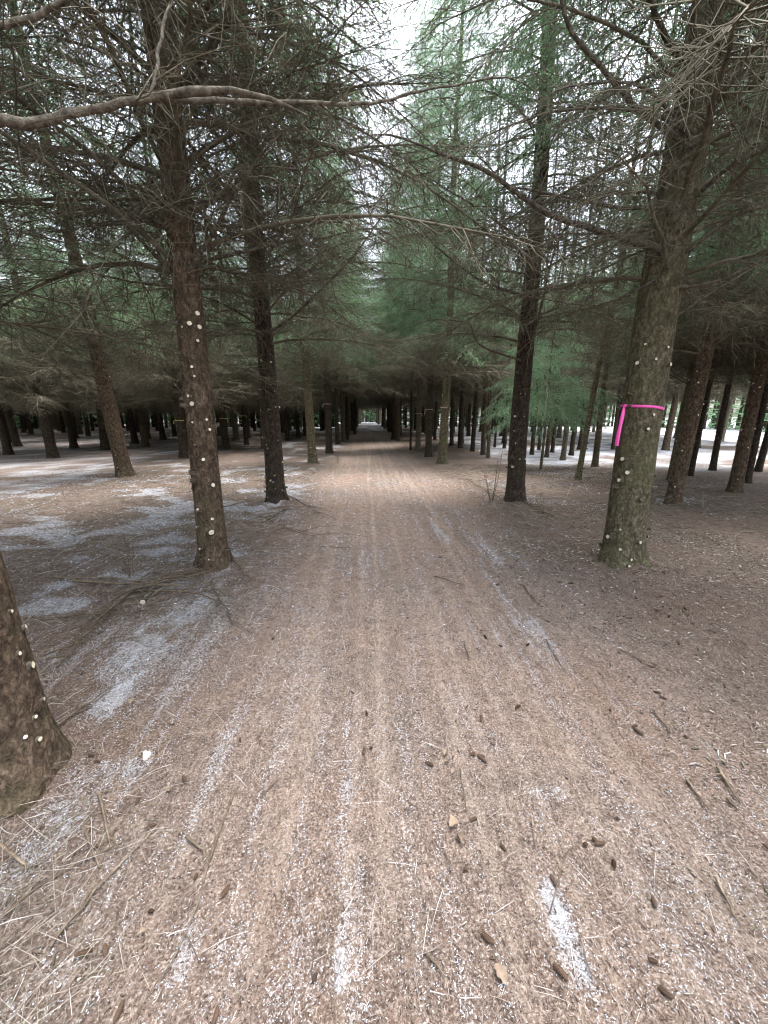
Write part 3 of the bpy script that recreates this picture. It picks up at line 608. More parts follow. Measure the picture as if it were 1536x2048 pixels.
GR_ROW = 'spruces in rows along the track'
def near_tree(key, x, y, r0, mat, seed, crown, rot, label, stubs, H=14, lean=0, group=GR_ROW, extra=0, crown_scale=1.):
    root = ob('spruce_tree', None, loc=(x, y, float(ground_z(np.array([x]), np.array([y]))[0]) - .03)); tag(root, label, 'tree', group)
    root.rotation_euler = (0, math.atan(lean), 0)
    me, rf = trunk_mesh('trunk', r0, H, mat, seed, 28, .32, 0, True)
    tk = ob('trunk', me, root)
    r = random.Random(seed)
    L = list(stubs) + [(r.uniform(.08, 2.4), r.uniform(-180, 180)) for _ in range(extra)]
    for nq, (z, az) in enumerate(L):
        k = r.choice([0, 1, 1, 2, 2, 3]) if z > .25 else r.choice([0, 2])
        if nq >= len(stubs) and r.random() < (.8 if stubs else .4): k = r.choice([4, 5, 6])
        rr = rf(z) * (.985 + .3 * math.exp(-z / .13)); ox, oy = off(seed, z); a = R(az)
        s = ob('stub', STUBS[k], tk, (ox + math.cos(a) * rr, oy + math.sin(a) * rr, z), (r.uniform(0, 6), -.15, a), (r.uniform(1.1, 1.5) if key != 'E' else .55, *(r.uniform(.85, 1.35) * (1.25 if key in ('R1', 'L1') else 1),) * 2))
    if crown:
        ob('bare_branches', crown[0], root, rot=(0, 0, rot), sc=(1, 1, crown_scale)); ob('crown', crown[1], root, rot=(0, 0, rot), sc=(1, 1, crown_scale))
    base = np.array(root.location)
    for q, (pts, ra, rb_) in enumerate(LIMBS.get(key, [])):
        P = resample(pts, max(10, len(pts) * 4)); P[1:-1] += rng.normal(0, .0018, (len(P) - 2, 3)); P = P - base
        if key != 'E' or q == 3:       # root the limb in the trunk
            oz = P[0][2] - .04; c = np.array([*off(seed, oz), oz]); P = np.concatenate([(c + (P[0] - c) * np.array([.45, .45, .6]))[None], P])
        if key == 'E' and q == 0:
            c = np.array([*off(seed, P[0][2]), P[0][2] - .12]); P = np.concatenate([c[None], ((c + P[0]) / 2 + [0, 0, -.01])[None], P])
        Ln = float(np.linalg.norm(np.diff(P, axis=0), axis=1).sum())
        k = np.linspace(0, 1, len(P)); rad = (ra * (1 - k) + rb_ * k) * {'E': .62, 'R1': .72, 'R2': .7}.get(key, .85)
        tip = norm(P[-1] - P[-3]) ; ext = np.array([P[-1] + tip * .12 * (j + 1) + np.array([0, 0, -.012 * j * j]) for j in range(4)])
        P = np.concatenate([P, ext]); rad = np.concatenate([rad, rb_ * np.array([.8, .6, .4, .2])])
        rad = rad * (1 + .03 * np.sin(np.arange(len(rad)) * 2.3))
        if key in ('E',) and q < 2: rad = rad * (1 + rng.normal(0, .02, len(rad)))
        mb = MB(); mb.add(*tubes(P, rad, 10 if key in ('E', 'R1') else 7), 0)
        dress(mb, P[2:], Ln, 24 if key == 'R1' else 34 if key != 'E' else (10 if q == 0 else 26), seed * 10 + q, .55 if key != 'E' else .5)
        me = mb.mesh('branch', [M_limb, M_twig])
        # bring the coordinates into the leaning tree's own frame
        o = ob('branch', me, root); o.rotation_euler = (0, -math.atan(lean), 0)
    return root
near_tree('R1', 2.60, 3.62, .178, M_green, 3, CROWN_N[0], .4, 'thick mossy spruce trunk right of the track with the bright pink tape tied round it', STUB['R1'], lean=.012, extra=16, H=24)
near_tree('L1', -1.53, 3.66, .13, M_red, 5, CROWN_N[1], 1.9, 'reddish brown spruce left of the track with cut sticks heaped at its foot', STUB['L1'], extra=22)
near_tree('R2', 2.58, 6.5, .155, M_dark, 4, CROWN_N[2], 2.7, 'dark straight spruce right of the track, next one beyond the mossy trunk', STUB['R2'], lean=-.02, extra=14)
near_tree('L2', -1.61, 6.68, .16, M_dark, 7, CROWN_N[3], .9, 'dark brown spruce left of the track dotted with many small white stubs', STUB['L2'], extra=20)
near_tree('E', -1.54, 1.36, .182, M_red, 9, None, 0, 'very close spruce trunk cut off by the left edge, with one long limb crossing overhead', [(.70, 15), (.60, 32), (.53, 8), (.45, 20), (.28, 22), (.25, 2), (.21, -15), (.16, -4)])

# mid distance trees of their own
SPEC_LABEL = {
 'LL1': 'leaning reddish spruce standing on the edge of the snow at left', 'a1': 'dark spruce in the shade on the snow, left of the leaning reddish one',
 'a2': 'dark trunk on the snow just behind the leaning reddish spruce', 'a3': 'spruce half hidden behind the reddish brown trunk, snow at its foot',
 'a4': 'shadowy spruce nearest the left edge, deep in the dark rows', 'a5': 'thin far trunk on the snow between two darker spruces at left',
 'a6': 'shaded trunk on the snow right of the leaning reddish spruce', 'a7': 'short looking far trunk on the snow, left of the half hidden spruce',
 'b1': 'spruce with the wider yellow tape, left of the dark white-dotted trunk', 'b2': 'slim spruce with the small yellow tape, left of the dark white-dotted trunk',
 'b3': 'far dark trunk left of the white-dotted spruce, beside its twin', 'b4': 'far dark trunk nearly touching the left side of the white-dotted spruce',
 'b5': 'grey far trunk right of the white-dotted spruce', 'b6': 'far white-dotted trunk standing on pale snow left of the mossy left-row spruce',
 'b7': 'far trunk half covered by the mossy left-row spruce', 'L3': 'greenish left-row spruce with a dark wound and large round white stubs',
 'L4': 'dark left-row spruce with a pale pink tape', 'b8': 'narrow trunk behind the pink-taped dark left-row spruce', 'b9': 'spotted trunk second behind the pink-taped left-row spruce',
 'b10': 'last clear trunk of the left row before the track darkens', 'c1': 'last clear trunk of the right row before the track darkens', 'c2': 'brown trunk in the right row just before it darkens',
 'c3': 'pole-thin spruce left of the pale straight trunk', 'c4': 'pale straight spruce in the right row with a knotted pink tape', 'c5': 'dark spruce in the right row with a thin pale tape',
 'R3': 'green mossy spruce in the right row with white stubs and a pale tape', 'c6': 'dark trunk seen between the pale-taped dark spruce and the mossy taped one', 'c7': 'dark trunk just right of the mossy taped right-row spruce',
 'c8': 'dark flared trunk second right of the mossy taped spruce', 'c9': 'black spruce third right of the mossy taped spruce', 'c10': 'brown spruce fourth right of the mossy taped spruce',
 'c11': 'greyish trunk close beside the brown one, fifth right of the mossy taped spruce', 'c12': 'thin dark pole against bright snow left of the nearest dark right-row spruce', 'c13': 'dark pole against bright snow touching the near dark spruce on its left',
 'd1': 'trunk just right of the near dark spruce, under light green boughs', 'd2': 'thin black trunk on snow under the light green boughs', 'd3': 'brown trunk on the snow edge under the light green boughs', 'd4': 'black trunk close right of the brown one under the light green boughs',
 'd5': 'straight brownish trunk on the snow edge left of the slanting thin spruce', 'd6': 'black flared trunk on snow left of the slanting thin spruce', 'd7': 'far black trunk just behind the slanting thin spruce',
 'Rs': 'thin slanting spruce dotted with stubs, left of the mossy trunk with bright pink tape', 'd8': 'brown spruce with a thin pale tape behind the slanting one', 'd9': 'far trunk on snow between the slanting spruce and the thick mossy trunk',
 'RR1': 'leaning dark spruce right of the thick mossy trunk', 'e1': 'mossy thin trunk close behind the leaning dark spruce', 'e2': 'short dark trunk on snow hidden behind the leaning dark spruce', 'e3': 'black trunk on snow between the leaning dark spruce and the flared taped one',
 'e4': 'flared brown spruce near the right edge with a thin pale tape', 'e5': 'dark trunk close behind the flared taped spruce at right', 'e6': 'dark trunk cut by the right edge of the view'}
MT = {'LL1': M_red, 'L3': M_green, 'R3': M_green, 'c4': M_grey, 'Rs': M_green, 'e1': M_green, 'b5': M_grey, 'c10': M_red, 'd3': M_red, 'd5': M_grey, 'd8': M_grey, 'e4': M_red, 'RR1': M_red, 'b9': M_red, 'c2': M_red, 'c11': M_grey}
SPINDLY = ('c9', 'c10', 'c11', 'c12', 'c13', 'd1', 'd2', 'd3', 'd4', 'd5', 'd6', 'd7', 'd8', 'Rs')
TR_V = {}
def vtrunk(mat, k):
    if (mat.name, k) not in TR_V: TR_V[(mat.name, k)] = trunk_mesh('trunk', .15, 13.5, mat, 20 + k, 14, .35, 26)[0]
    return TR_V[(mat.name, k)]
rt = random.Random(5)
def far_tree(x, y, d, lean, mat, label, group, low=False, k=0, cs=None, wide=1.):
    root = ob('spruce_tree', None, loc=(x, y, float(ground_z(np.array([x]), np.array([y]))[0]) - .03)); tag(root, label, 'tree', group)
    root.rotation_euler = (rt.gauss(0, .012), math.atan(lean) + rt.gauss(0, .008), 0)
    s = d / .30
    ob('trunk', vtrunk(mat, k % 3), root, rot=(0, 0, rt.uniform(0, 6.28)), sc=(s, s, 1))
    cs = cs or (CROWN_B if low else CROWN_A); cr = cs[k % len(cs)]; a = rt.uniform(0, 6.28); q = rt.uniform(.88, 1.06) * wide
    if abs(x - .35) < 3 and y > 9: q *= min(1.45, 1.1 + (y - 9) * .022)
    hs_ = (.8 if low else .9) * rt.uniform(.95, 1.08)
    ob('bare_branches', cr[0], root, rot=(0, 0, a), sc=(q, q, hs_)); ob('crown', cr[1], root, rot=(0, 0, a), sc=(q, q, hs_))
    return root
placed = [(2.6, 3.62), (-1.53, 3.66), (2.58, 6.5), (-1.61, 6.68), (-1.57, 1.32)]
for k, (key, x, y, d, lean) in enumerate(TREES):
    if key in ('RR1', 'LL1', 'L3', 'R3', 'e4', 'Rs'):
        r0 = d / 2 * 1.08
        near_tree(key, x, y, r0, MT[key], 30 + k, (CROWN_S[0] if key == 'Rs' else (CROWN_A if key != 'LL1' else CROWN_B)[k % 3]), rt.uniform(0, 6.28), SPEC_LABEL[key], [], lean=lean, extra=30, crown_scale=.87 if key != 'Rs' else .8,
                  group=GR_ROW if key in ('L3', 'R3') else 'spruces beside the rows')
    else:
        far_tree(x, y, d, lean, MT.get(key, M_dark), SPEC_LABEL[key], 'spruces in the rows further off', abs(x - .4) > 3.2, k, CROWN_S if key in SPINDLY else CROWN_L if key[0] == 'a' else None)
    placed.append((x, y))
# two neighbours whose boughs reach into the view from beyond its edges
far_tree(-5.3, 3.3, .3, 0, M_red, 'spruce just outside the left edge whose bare boughs reach into view', 'spruces beside the rows', False, 1, CROWN_N, 1.5)
far_tree(6.7, 2.2, .3, 0, M_dark, 'spruce just outside the right edge whose bare boughs reach into view', 'spruces beside the rows', False, 2, CROWN_N)
for k, (x, y) in enumerate([(-10.2, 8.9), (-13.2, 11.4), (-16.6, 14.4), (-8.4, 1.2), (-8.6, 4.4), (-5.2, .1), (-5.3, -3.2), (-8.5, -2.2), (-11.6, 3), (-11.5, 6.4), (-11.7, -.5), (-14.6, 5.), (-14.8, 8.6), (5.7, -.8), (8.4, 1.5), (8.3, 5.1), (11.3, 3.4), (11.2, 7.2), (14, 6)]):  # unseen trees, added to hold back light from the sides
    far_tree(x, y, .3, 0, M_dark, 'unseen dark spruce added outside the frame to shade the ground and rows', 'unseen spruces added for shade', False, k)
# the rest of the plantation: rows 3.15 m apart, thinning into the dark
cnt = 0
GL = {'l': ('dark bare-stemmed spruce deep in the crowded rows left of the track', 'far spruces in the left rows'), 'r': ('dark bare-stemmed spruce deep in the snowy rows right of the track', 'far spruces in the right rows'),
      'tl': ('distant spruce where the left row closes on the dark end of the track', 'distant left row by the track'), 'tr': ('distant spruce where the right row closes on the dark end of the track', 'distant right row by the track')}
rows = [(-1.5, 'tl'), (2.15, 'tr')] + [(-1.6 - 3.1 * k, 'l') for k in range(1, 12)] + [(2.3 + 2.6 * k, 'r') for k in range(1, 8)]
for rx, side in rows:
    y = rt.uniform(0, 2)
    while y < (82 if side in ('tl', 'tr') else 46):
        y += rt.uniform(2.6, 3.3) if side in ('tl', 'tr') else rt.uniform(2.8, 3.9)
        x = rx + rt.gauss(0, .16)
        if side == 'tl' and y < 26 or side == 'tr' and y < 25.5: continue
        if side in 'lr' and (y < 15.5 and abs(x) < y * 1.08): continue
        if side in 'lr' and abs(x) > y * 1.0 + (3.5 if side == 'l' else 1.5): continue
        if side in 'lr' and y < 15.5: continue
        if min(math.hypot(x - a, y - b_) for a, b_ in placed) < 1.5: continue
        placed.append((x, y)); cnt += 1
        far_tree(x, y, rt.uniform(.24, .34), rt.gauss(0, .012), rt.choice([M_dark, M_dark, M_red, M_grey]), GL[side][0], GL[side][1], side in 'lr', rt.randrange(12), CROWN_L if side == 'l' else None)
print('fill trees', cnt)

# the plantation's closed mass further out at left, where no single tree can be told from another
r = np.random.default_rng(9); mb = MB()
def mass(n, xr, yr):
    x = r.uniform(*xr, n); y = r.uniform(*yr, n); z = 12.5 * r.random(n) ** .9
    keep = (fbm(x * .5, y * .5 + z * .4, 91, 2) > .36) | (z < 1.5); x, y, z = x[keep], y[keep], z[keep]; n = len(x)
    c = np.stack([x, y, z], 1)[:, None]; q = r.normal(0, 1, (n, 3, 3)) * np.array([.3, .3, .12]); mb.add((c + q).reshape(-1, 3), np.arange(n * 3).reshape(-1, 3), 1)
    m_ = n // 130; bx = r.uniform(*xr, m_); by = r.uniform(*yr, m_); P = np.stack([np.stack([bx, by, np.full(m_, -.1)], 1), np.stack([bx + r.normal(0, .1, m_), by, np.full(m_, 6.)], 1), np.stack([bx, by, np.full(m_, 12.)], 1)], 1)
    mb.add(*tubes(P, np.full((m_, 1), .15) * np.array([[1, .7, .1]]), 7), 0)
mass(45000, (-47, -37), (-14, 58)); mass(45000, (-47, -2.5), (50, 60)); mass(30000, (3, 34), (52, 60)); mass(16000, (36, 46), (8, 58)); mass(14000, (-36, -10), (-20, -13)); mass(9000, (-4, 4), (88, 94))  # left-hand blocks added to shut out light coming in from the side
tag(ob('far_wood', mb.mesh('far_wood', [M_dark, M_needle])), 'dark closed mass of spruce wood beyond the last rows', 'wood', kind='stuff')

# young light green conifer standing among the stems at right
yc = ob('young_conifer', None, loc=(5.0, 10.9, 0)); tag(yc, 'light green young conifer with soft boughs behind the near dark right-row spruce', 'tree')
mb = MB(); v, f = tubes(np.array([[0, 0, -.05], [.02, 0, 1.5], [-.02, 0, 3.2], [0, 0, 4.6]]), np.array([.045, .035, .02, .006]), 8); mb.add(v, f)
ob('trunk', mb.mesh('trunk', [M_grey]), yc)
mb = MB(); r = np.random.default_rng(3); z = 1.5
while z < 4.5:
    for q in range(5):
        V_, F_, NV_ = LIVE[r.integers(0, 5)]; s = (.3 + .62 * (4.7 - z) / 3.2) * r.uniform(.8, 1.15); a = q * 1.257 + r.normal(0, .3) + z * 2; p = r.normal(0, .1)
        mb.add(place(V_, s, a, p, np.array([0, 0, z])), F_, 0); W = place(NV_, s, a, p, np.array([0, 0, z])); mb.add(W, np.arange(len(W)).reshape(-1, 3), 1)
    z += .22
ob('crown', mb.mesh('crown', [M_twig, M_young]), yc)

# ------------------------------------------------------------------ tape markers
def tape(x, y, z, r_, wd, mat, label, knot=-150, tails=((.30, .02),), tilt=.0, cat='tape', name='marking_tape'):
    root = ob(name, None, loc=(x, y, z)); tag(root, label, cat)
    S = 40; a = np.arange(S) / S * 2 * np.pi; V = []
    for dz, dr in ((-wd / 2, .002), (wd / 2, .003), (wd / 2, .0045), (-wd / 2, .0035)):
        rr = r_ + dr + .002 * np.sin(a * 5); V.append(np.stack([rr * np.cos(a), rr * np.sin(a), dz + tilt * np.cos(a - R(knot)) + .003 * np.sin(a * 3)], 1))
    V = np.concatenate(V); j = np.arange(S); j2 = (j + 1) % S; F = np.concatenate([np.stack([j + p * S, j2 + p * S, j2 + ((p + 1) % 4) * S, j + ((p + 1) % 4) * S], 1) for p in range(4)])
    ob('band', mesh_from('band', V, [F], [mat]), root)
    ka = R(knot); ko = np.array([math.cos(ka) * (r_ + .008), math.sin(ka) * (r_ + .008), tilt])
    mb = MB(); P = np.stack([ko + np.array([math.cos(q) * .008, 0, math.sin(q) * .009]) for q in np.linspace(0, 6.0, 10)]); mb.add(*tubes(P, np.full(10, .006 + wd * .1), 6))
    ob('knot', mb.mesh('knot', [mat]), root)
    for ln, dx in tails:
        K = 12; t_ = np.linspace(0, 1, K); side = np.array([-math.sin(ka), math.cos(ka), 0]); outw = np.array([math.cos(ka), math.sin(ka), 0])
        c = ko[None] + outw[None] * (.012 * np.sin(t_ * 2.2) + dx * t_ + wd * .4)[:, None] + side[None] * (.004 * np.sin(t_ * 5))[:, None]; c[:, 2] += -ln * t_ + .01 * np.sin(t_ * 3.1)
        vw = norm(np.array([-x, -y, 0.])); fc = np.array([-vw[1], vw[0], 0]); face = norm(fc[None] * np.cos(t_ * .7 - .3)[:, None] + vw[None] * np.sin(t_ * .7 - .3)[:, None]) * (wd * (.35 + .35 * np.minimum(1, t_ * 3) + .08 * np.sin(t_ * 9)))[:, None]
        nrm = norm(np.cross(face, np.array([0, 0, 1.]))) * .0006
        V = np.concatenate([c - face - nrm, c + face - nrm, c + face + nrm, c - face + nrm]); j = np.arange(K - 1)
        F = np.concatenate([np.stack([j + p * K, j + 1 + p * K, j + 1 + ((p + 1) % 4) * K, j + ((p + 1) % 4) * K], 1) for p in range(4)])
        ob('loose_end', mesh_from('loose_end', V, [F], [mat]), root)
tape(2.619 + off(3, 1.58)[0], 3.62 + off(3, 1.58)[1], 1.565, .1672 * 1.03, .023, M_pink, 'bright pink tape tied round the thick mossy trunk, long end hanging down', -172, ((.37, .01),), .02)
D = {k: (x, y, d) for k, x, y, d, l in TREES}
def ft(key, z, mat, label, knot=-150, tl=.12, wd=.02):
    x, y, d = D[key]; l = [q[4] for q in TREES if q[0] == key][0]
    tape(x + l * z, y, z, d / 2 * .98 + .006, wd, mat, label, knot, ((tl, .02),))
ft('L4', 1.92, M_pale, 'pale pink tape round the dark spruce in the left row', -160)
ft('c4', 1.56, M_pale, 'knotted pink tape round the pale straight spruce in the right row', -20)
ft('c5', 1.70, M_pale, 'thin pale tape round the dark spruce left of the mossy one in the right row', -170, .18)
ft('R3', 1.72, M_pale, 'thin whitish tape round the green mossy spruce in the right row', -10, .06)
ft('b1', 1.35, M_yellow, 'yellow tape with loose end round the spruce left of the white-dotted trunk', -20, .2, .026)
ft('b2', 1.46, M_yellow, 'small yellow tape round the slim spruce left of the white-dotted trunk', -20, .1)
ft('d8', 1.07, M_pale, 'thin pale tape round the brown spruce behind the slanting one', -165)
ft('e4', 1.25, M_pale, 'thin pale tape round the flared brown spruce near the right edge', -170, .05, .022)
ft('a3', 1.32, M_yellow, 'thin yellowish tape round the spruce half hidden behind the reddish brown trunk', -170)

# ------------------------------------------------------------------ fallen sticks, cones, leaves
def gz(x, y): return float(ground_z(np.array([float(x)]), np.array([float(y)]))[0])
def stick(pts, r_, label, name='fallen_twig', cat='twig', group='fallen twigs on the ground', side=4, seed=0, lift=0., mat=None, sub=.3):
    r = np.random.default_rng(seed + 900); c = np.mean(np.array(pts), 0); z0 = gz(*c)
    P2 = resample([(a, b_, 0) for a, b_ in pts], 9); P2[:, :2] += r.normal(0, .010 * min(1, np.hypot(*(P2[-1] - P2[0])[:2])) * .6, (9, 2))
    L = float(np.linalg.norm(np.diff(P2, axis=0), axis=1).sum())
    P = P2.copy(); P[:, 2] = ground_z(P2[:, 0], P2[:, 1]) + r_ * .7 + lift * np.sin(np.linspace(.2, 3., 9)) + .006 + .008 * r.random(9); P -= np.array([c[0], c[1], z0])
    mb = MB(); mb.add(*tubes(P, r_ * (1 - .6 * np.linspace(0, 1, 9)), 6), 0)
    if r_ > .006: 
        v, _ = tubes(P[:2], np.array([r_, r_]), 6); mb.add(v[:6], np.array([[0, 1, 2, 3], [0, 3, 4, 5]]), 1)
    for q in range(side):
        i = r.integers(2, 8); a = r.normal(0, .6); t_ = norm(P[min(i + 1, 8)] - P[i - 1]); d = np.array([t_[0] * math.cos(a) - t_[1] * math.sin(a), t_[0] * math.sin(a) + t_[1] * math.cos(a), r.uniform(0, .35)])
        l = L * sub * r.uniform(.4, 1); k = np.linspace(0, 1, 5)[:, None]; Q = P[i] + d * l * k + np.array([0, 0, -.15]) * l * k ** 2 + r.normal(0, .02, (5, 3)) * l * k
        mb.add(*tubes(Q, r_ * .5 * (1 - .7 * np.linspace(0, 1, 5)), 4), 0)
    o = ob(name, mb.mesh(name, [mat or M_stick, M_cut]), loc=(c[0], c[1], z0)); tag(o, label, cat, group); return o
TWL = ['dark stick lying across the track edge toward the mossy trunk', 'bent dark stick lying at the right edge of the view', 'small stick end beside the bent dark stick at right', 'short stick among the cones at right',
 'thin stick lying across the middle of the track', 'thin pale twig running down the track right of its middle', 'short thin twig near the clump of dry leaves', 'stiff dark stick on the right half of the track', 'dark twig in the frosted wheel line right of the track',
 'long pale curved twig running down the left verge toward the viewer', 'short pale twig on the left verge beside the pale wood chip', 'knobby dark twig near the close trunk at left', 'short stick with a pale broken end on the left verge', 'dark stick poking in from the left edge',
 'straight thin pale twig near the bottom of the track', 'thin dark stick on the right verge below the mossy trunk', 'dark twig near the bottom, right of the track middle', 'curved pale twig beside the frost patch at the bottom', 'short bent dark twig on the track below the mossy trunk',
 'small twig beside the frost patches right of the middle', 'forked stick among cones below the close trunk', 'very thin twig along the frosted middle line', 'looping thin pale twig beside the frost patch', 'small dark twig far up the track near its left side',
 'dark twig at the lower right edge', 'thick pale twig in the litter at lower left', 'long pale stem from the lower left corner up the verge']
for k, pts in enumerate(TWIGS):
    r_ = [.0065, .008, .006, .005, .006, .003, .003, .007, .005, .0042, .004, .006, .006, .0075, .003, .006, .004, .0025, .005, .003, .005, .002, .0022, .005, .006, .0045, .004][k]
    stick(pts, r_, TWL[k], side=2, seed=k)
BRL = ['long thin dark branch reaching left out of the stick heap', 'thin stick in the heap pointing back to the reddish trunk', 'long dark branch running from the stick heap toward the viewer', 'pale cut stick crossing the lower side of the heap', 'pale stick leaning out from the foot of the close left trunk',
 'curved dark branch across the top of the stick heap', 'thin dark branch lying just below the stick heap', 'forked dark twig between the heap and the close left trunk', 'bent dark branch right behind the foot of the reddish brown spruce', 'long thin pale branch right of the white-dotted trunk',
 'thin branch left of the foot of the white-dotted trunk', 'dark stick lying left of the white-dotted trunk', 'thin dark branch right below the reddish brown spruce', 'straight stick from the heap ending at the reddish trunk', 'short stick behind the heap beside the reddish trunk',
 'short stick just below the foot of the reddish brown spruce', 'pale stick sloping from the foot of the white-dotted trunk to the track', 'thick pale stick against the foot of the white-dotted trunk', 'dark stick at the foot of the near dark right-row spruce', 'thin dark branch behind the frost on the right side of the track']
for k, pts in enumerate(BRANCHES):
    stick(pts, [.009, .008, .013, .009, .007, .012, .007, .006, .013, .009, .008, .009, .008, .009, .007, .007, .011, .016, .01, .009][k], BRL[k], 'fallen_branch', 'branch', 'cut and fallen branches on the ground', side=7, seed=50 + k, lift=.03 if k in (0, 1, 2, 3, 5, 13) else .01, sub=.35)
# more thin sticks of the heap
r = np.random.default_rng(77)
for k in range(14):
    a = r.normal(.55, .5) + (3.14 if r.random() < .4 else 0); L = r.uniform(.35, .8); cx, cy_ = -1.85 + r.normal(0, .16), 3.2 + r.normal(0, .12)
    stick([(cx - math.cos(a) * L / 2, cy_ - math.sin(a) * L / 2), (cx, cy_ + r.normal(0, .03)), (cx + math.cos(a) * L / 2, cy_ + math.sin(a) * L / 2)], r.uniform(.004, .008), 'thin pruned stick in the tangled heap by the reddish brown spruce', 'fallen_branch', 'branch', 'thin sticks of the heap', side=4, seed=120 + k, lift=r.uniform(.01, .08), sub=.3)
# cut log end in the heap
mb = MB(); P = np.array([[0, .16, .03], [0, .05, .026], [.0, -.06, .024], [.01, -.13, .022]]); v, f = tubes(P, np.array([.02, .019, .02, .02]), 10); mb.add(v, f); cap = np.concatenate([v[-10:] + [0, -.001, 0], v[-10:].mean(0)[None]]); j = np.arange(10); mb.add(cap, np.stack([j, (j + 1) % 10, np.full(10, 10)], 1), 1)
tag(ob('cut_log', mb.mesh('cut_log', [M_limb, M_cut], False), loc=(-1.87, 3.07, gz(-1.87, 3.07)), rot=(0, 0, .15)), 'short thick cut stick with a white end pointing at the viewer beside the heap', 'log')
# saplings
def sapling(x, y, h, n_, label, seed, spread=.3, mat=None):
    r = np.random.default_rng(seed); root = ob('bare_sapling', None, loc=(x, y, gz(x, y))); tag(root, label, 'sapling')
    for q in range(n_):
        a = r.random() * 6.28; hh = h * r.uniform(.6, 1); k = np.linspace(0, 1, 8)[:, None]
        P = np.array([[math.cos(a) * .02, math.sin(a) * .02, -.02]]) + np.array([[math.cos(a) * spread * hh, math.sin(a) * spread * hh, hh]]) * k + np.cumsum(r.normal(0, .012, (8, 3)), 0) * k
        mb = MB(); mb.add(*tubes(P, .005 * (1 - .8 * k[:, 0]) + .0008, 5), 0); dress(mb, P, hh, 16, seed + q, .28 * h)
        ob('stem', mb.mesh('stem', [mat or M_stick, M_twig]), root)
sapling(-2.26, 3.5, .42, 4, 'thin bare upright shoots rising behind the stick heap', 5)
sapling(2.2, 6.6, .95, 5, 'pale bare sapling beside the track left of the near dark spruce', 6, .25, M_grey)
sapling(2.75, 5.7, .35, 3, 'tiny bare shoots right of the foot of the near dark spruce', 8)
sapling(4.76, 12.95, 1.9, 3, 'slanting bare sapling with twigs among the right-hand stems', 9, .2, M_grey)
sapling(-.95, 12.4, .35, 4, 'low scrubby shoots at the foot of the greenish left-row spruce', 12)
# hanging dead bough at right over the snow
for key, (bx, by, bz, az, s, lb) in {'q': (6.3, 12.6, 1.5, .1, .8, 'pale bare bough sticking out under the light green conifer')}.items():
    V_, F_, _n = DEAD[2]; o = ob('bare_bough', mesh_from('bare_bough', place(V_, s, az, .15, np.array([0, 0, 0])), [F_], [M_stick])); 
    o.parent = yc; o.location = (.15, .3, bz); o.name = 'bare_branch'
# pine cones
def cone_mesh(seed, L=.075, W=.014):
    r = np.random.default_rng(seed); mb = MB(); k = np.linspace(0, 1, 9); prof = W * np.sin(np.pi * (k * .86 + .1)) ** .6; prof[0] *= .6; prof[-1] *= .3
    P = np.stack([(k - .5) * L, .06 * L * np.sin(k * 3), np.zeros(9)], 1); mb.add(*tubes(P, prof * .82, 8), 0)
    n_ = 70; s = np.linspace(.04, .97, n_); a = np.arange(n_) * 2.4; rr = W * np.sin(np.pi * (s * .86 + .1)) ** .6 * .8; ll = L * .12
    Pc = np.stack([(s - .5) * L, .06 * L * np.sin(s * 3), np.zeros(n_)], 1)
    rad = np.stack([np.zeros(n_), np.cos(a), np.sin(a)], 1); tan = np.stack([np.zeros(n_), -np.sin(a), np.cos(a)], 1); ax = np.array([[1., 0, 0]])
    w_ = (rr * .55 + .0006)[:, None]; o = Pc + rad * rr[:, None]
    V = np.stack([o - tan * w_, o + tan * w_, o + ax * ll * .7 + tan * w_ * .7 + rad * (W * .3), o + ax * ll + rad * W * .25, o + ax * ll * .7 - tan * w_ * .7 + rad * (W * .3)], 1).reshape(-1, 3)
    mb.add(V, np.arange(n_ * 5).reshape(-1, 5), 0); return mb.mesh('spruce_cone', [M_cone], False)
CN = [cone_mesh(1), cone_mesh(2, .062, .012), cone_mesh(3, .085, .013), cone_mesh(4, .04, .012)]
CL = ['upright looking dark cone near the bottom, right of the track middle', 'cone left of the stick heap', 'dark cone just right of the close left trunk', 'cone below the close left trunk, near the track', 'cone right below it on the left verge', 'pale brown cone in the lower left litter', 'cone lying in the pale stems at lower left',
 'cone beside the long curved twig at lower left', 'long thin cone on the lower right of the track', 'long cone pointing at the viewer at the lower right', 'small dark cone beside the top of the frost patch', 'round dark cone at the bottom, left of the track middle', 'dark cone on the track below the dry leaves', 'small cone touching the dark one on the track', 'third small cone of the trio on the track',
 'reddish cone below the close left trunk', 'cone at the bottom right corner', 'pale cone at the right edge', 'cone with broken scales right of the middle', 'cone pressed against the broken one right of the middle', 'pale cone in the middle of the track', 'cone at the edge of the chip pile at right', 'second cone at the edge of the chip pile',
 'cone on the rusty patch at right', 'dark short cone at the bottom, right of the frost patch', 'cone at the lower left near the bottom edge', 'long cone in the lower left corner', 'cone beside the frosted line right of the middle', 'cone near the dry leaves on the track']
for k, (x, y) in enumerate(CONES):
    a = rt.uniform(0, 3.14); tag(ob('spruce_cone', CN[k % 4], loc=(x, y, gz(x, y) + .011), rot=(rt.uniform(0, 6), 0, a), sc=(rt.uniform(.4, .55),) * 3), CL[k], 'cone', 'spruce cones on the ground')
r = np.random.default_rng(31)
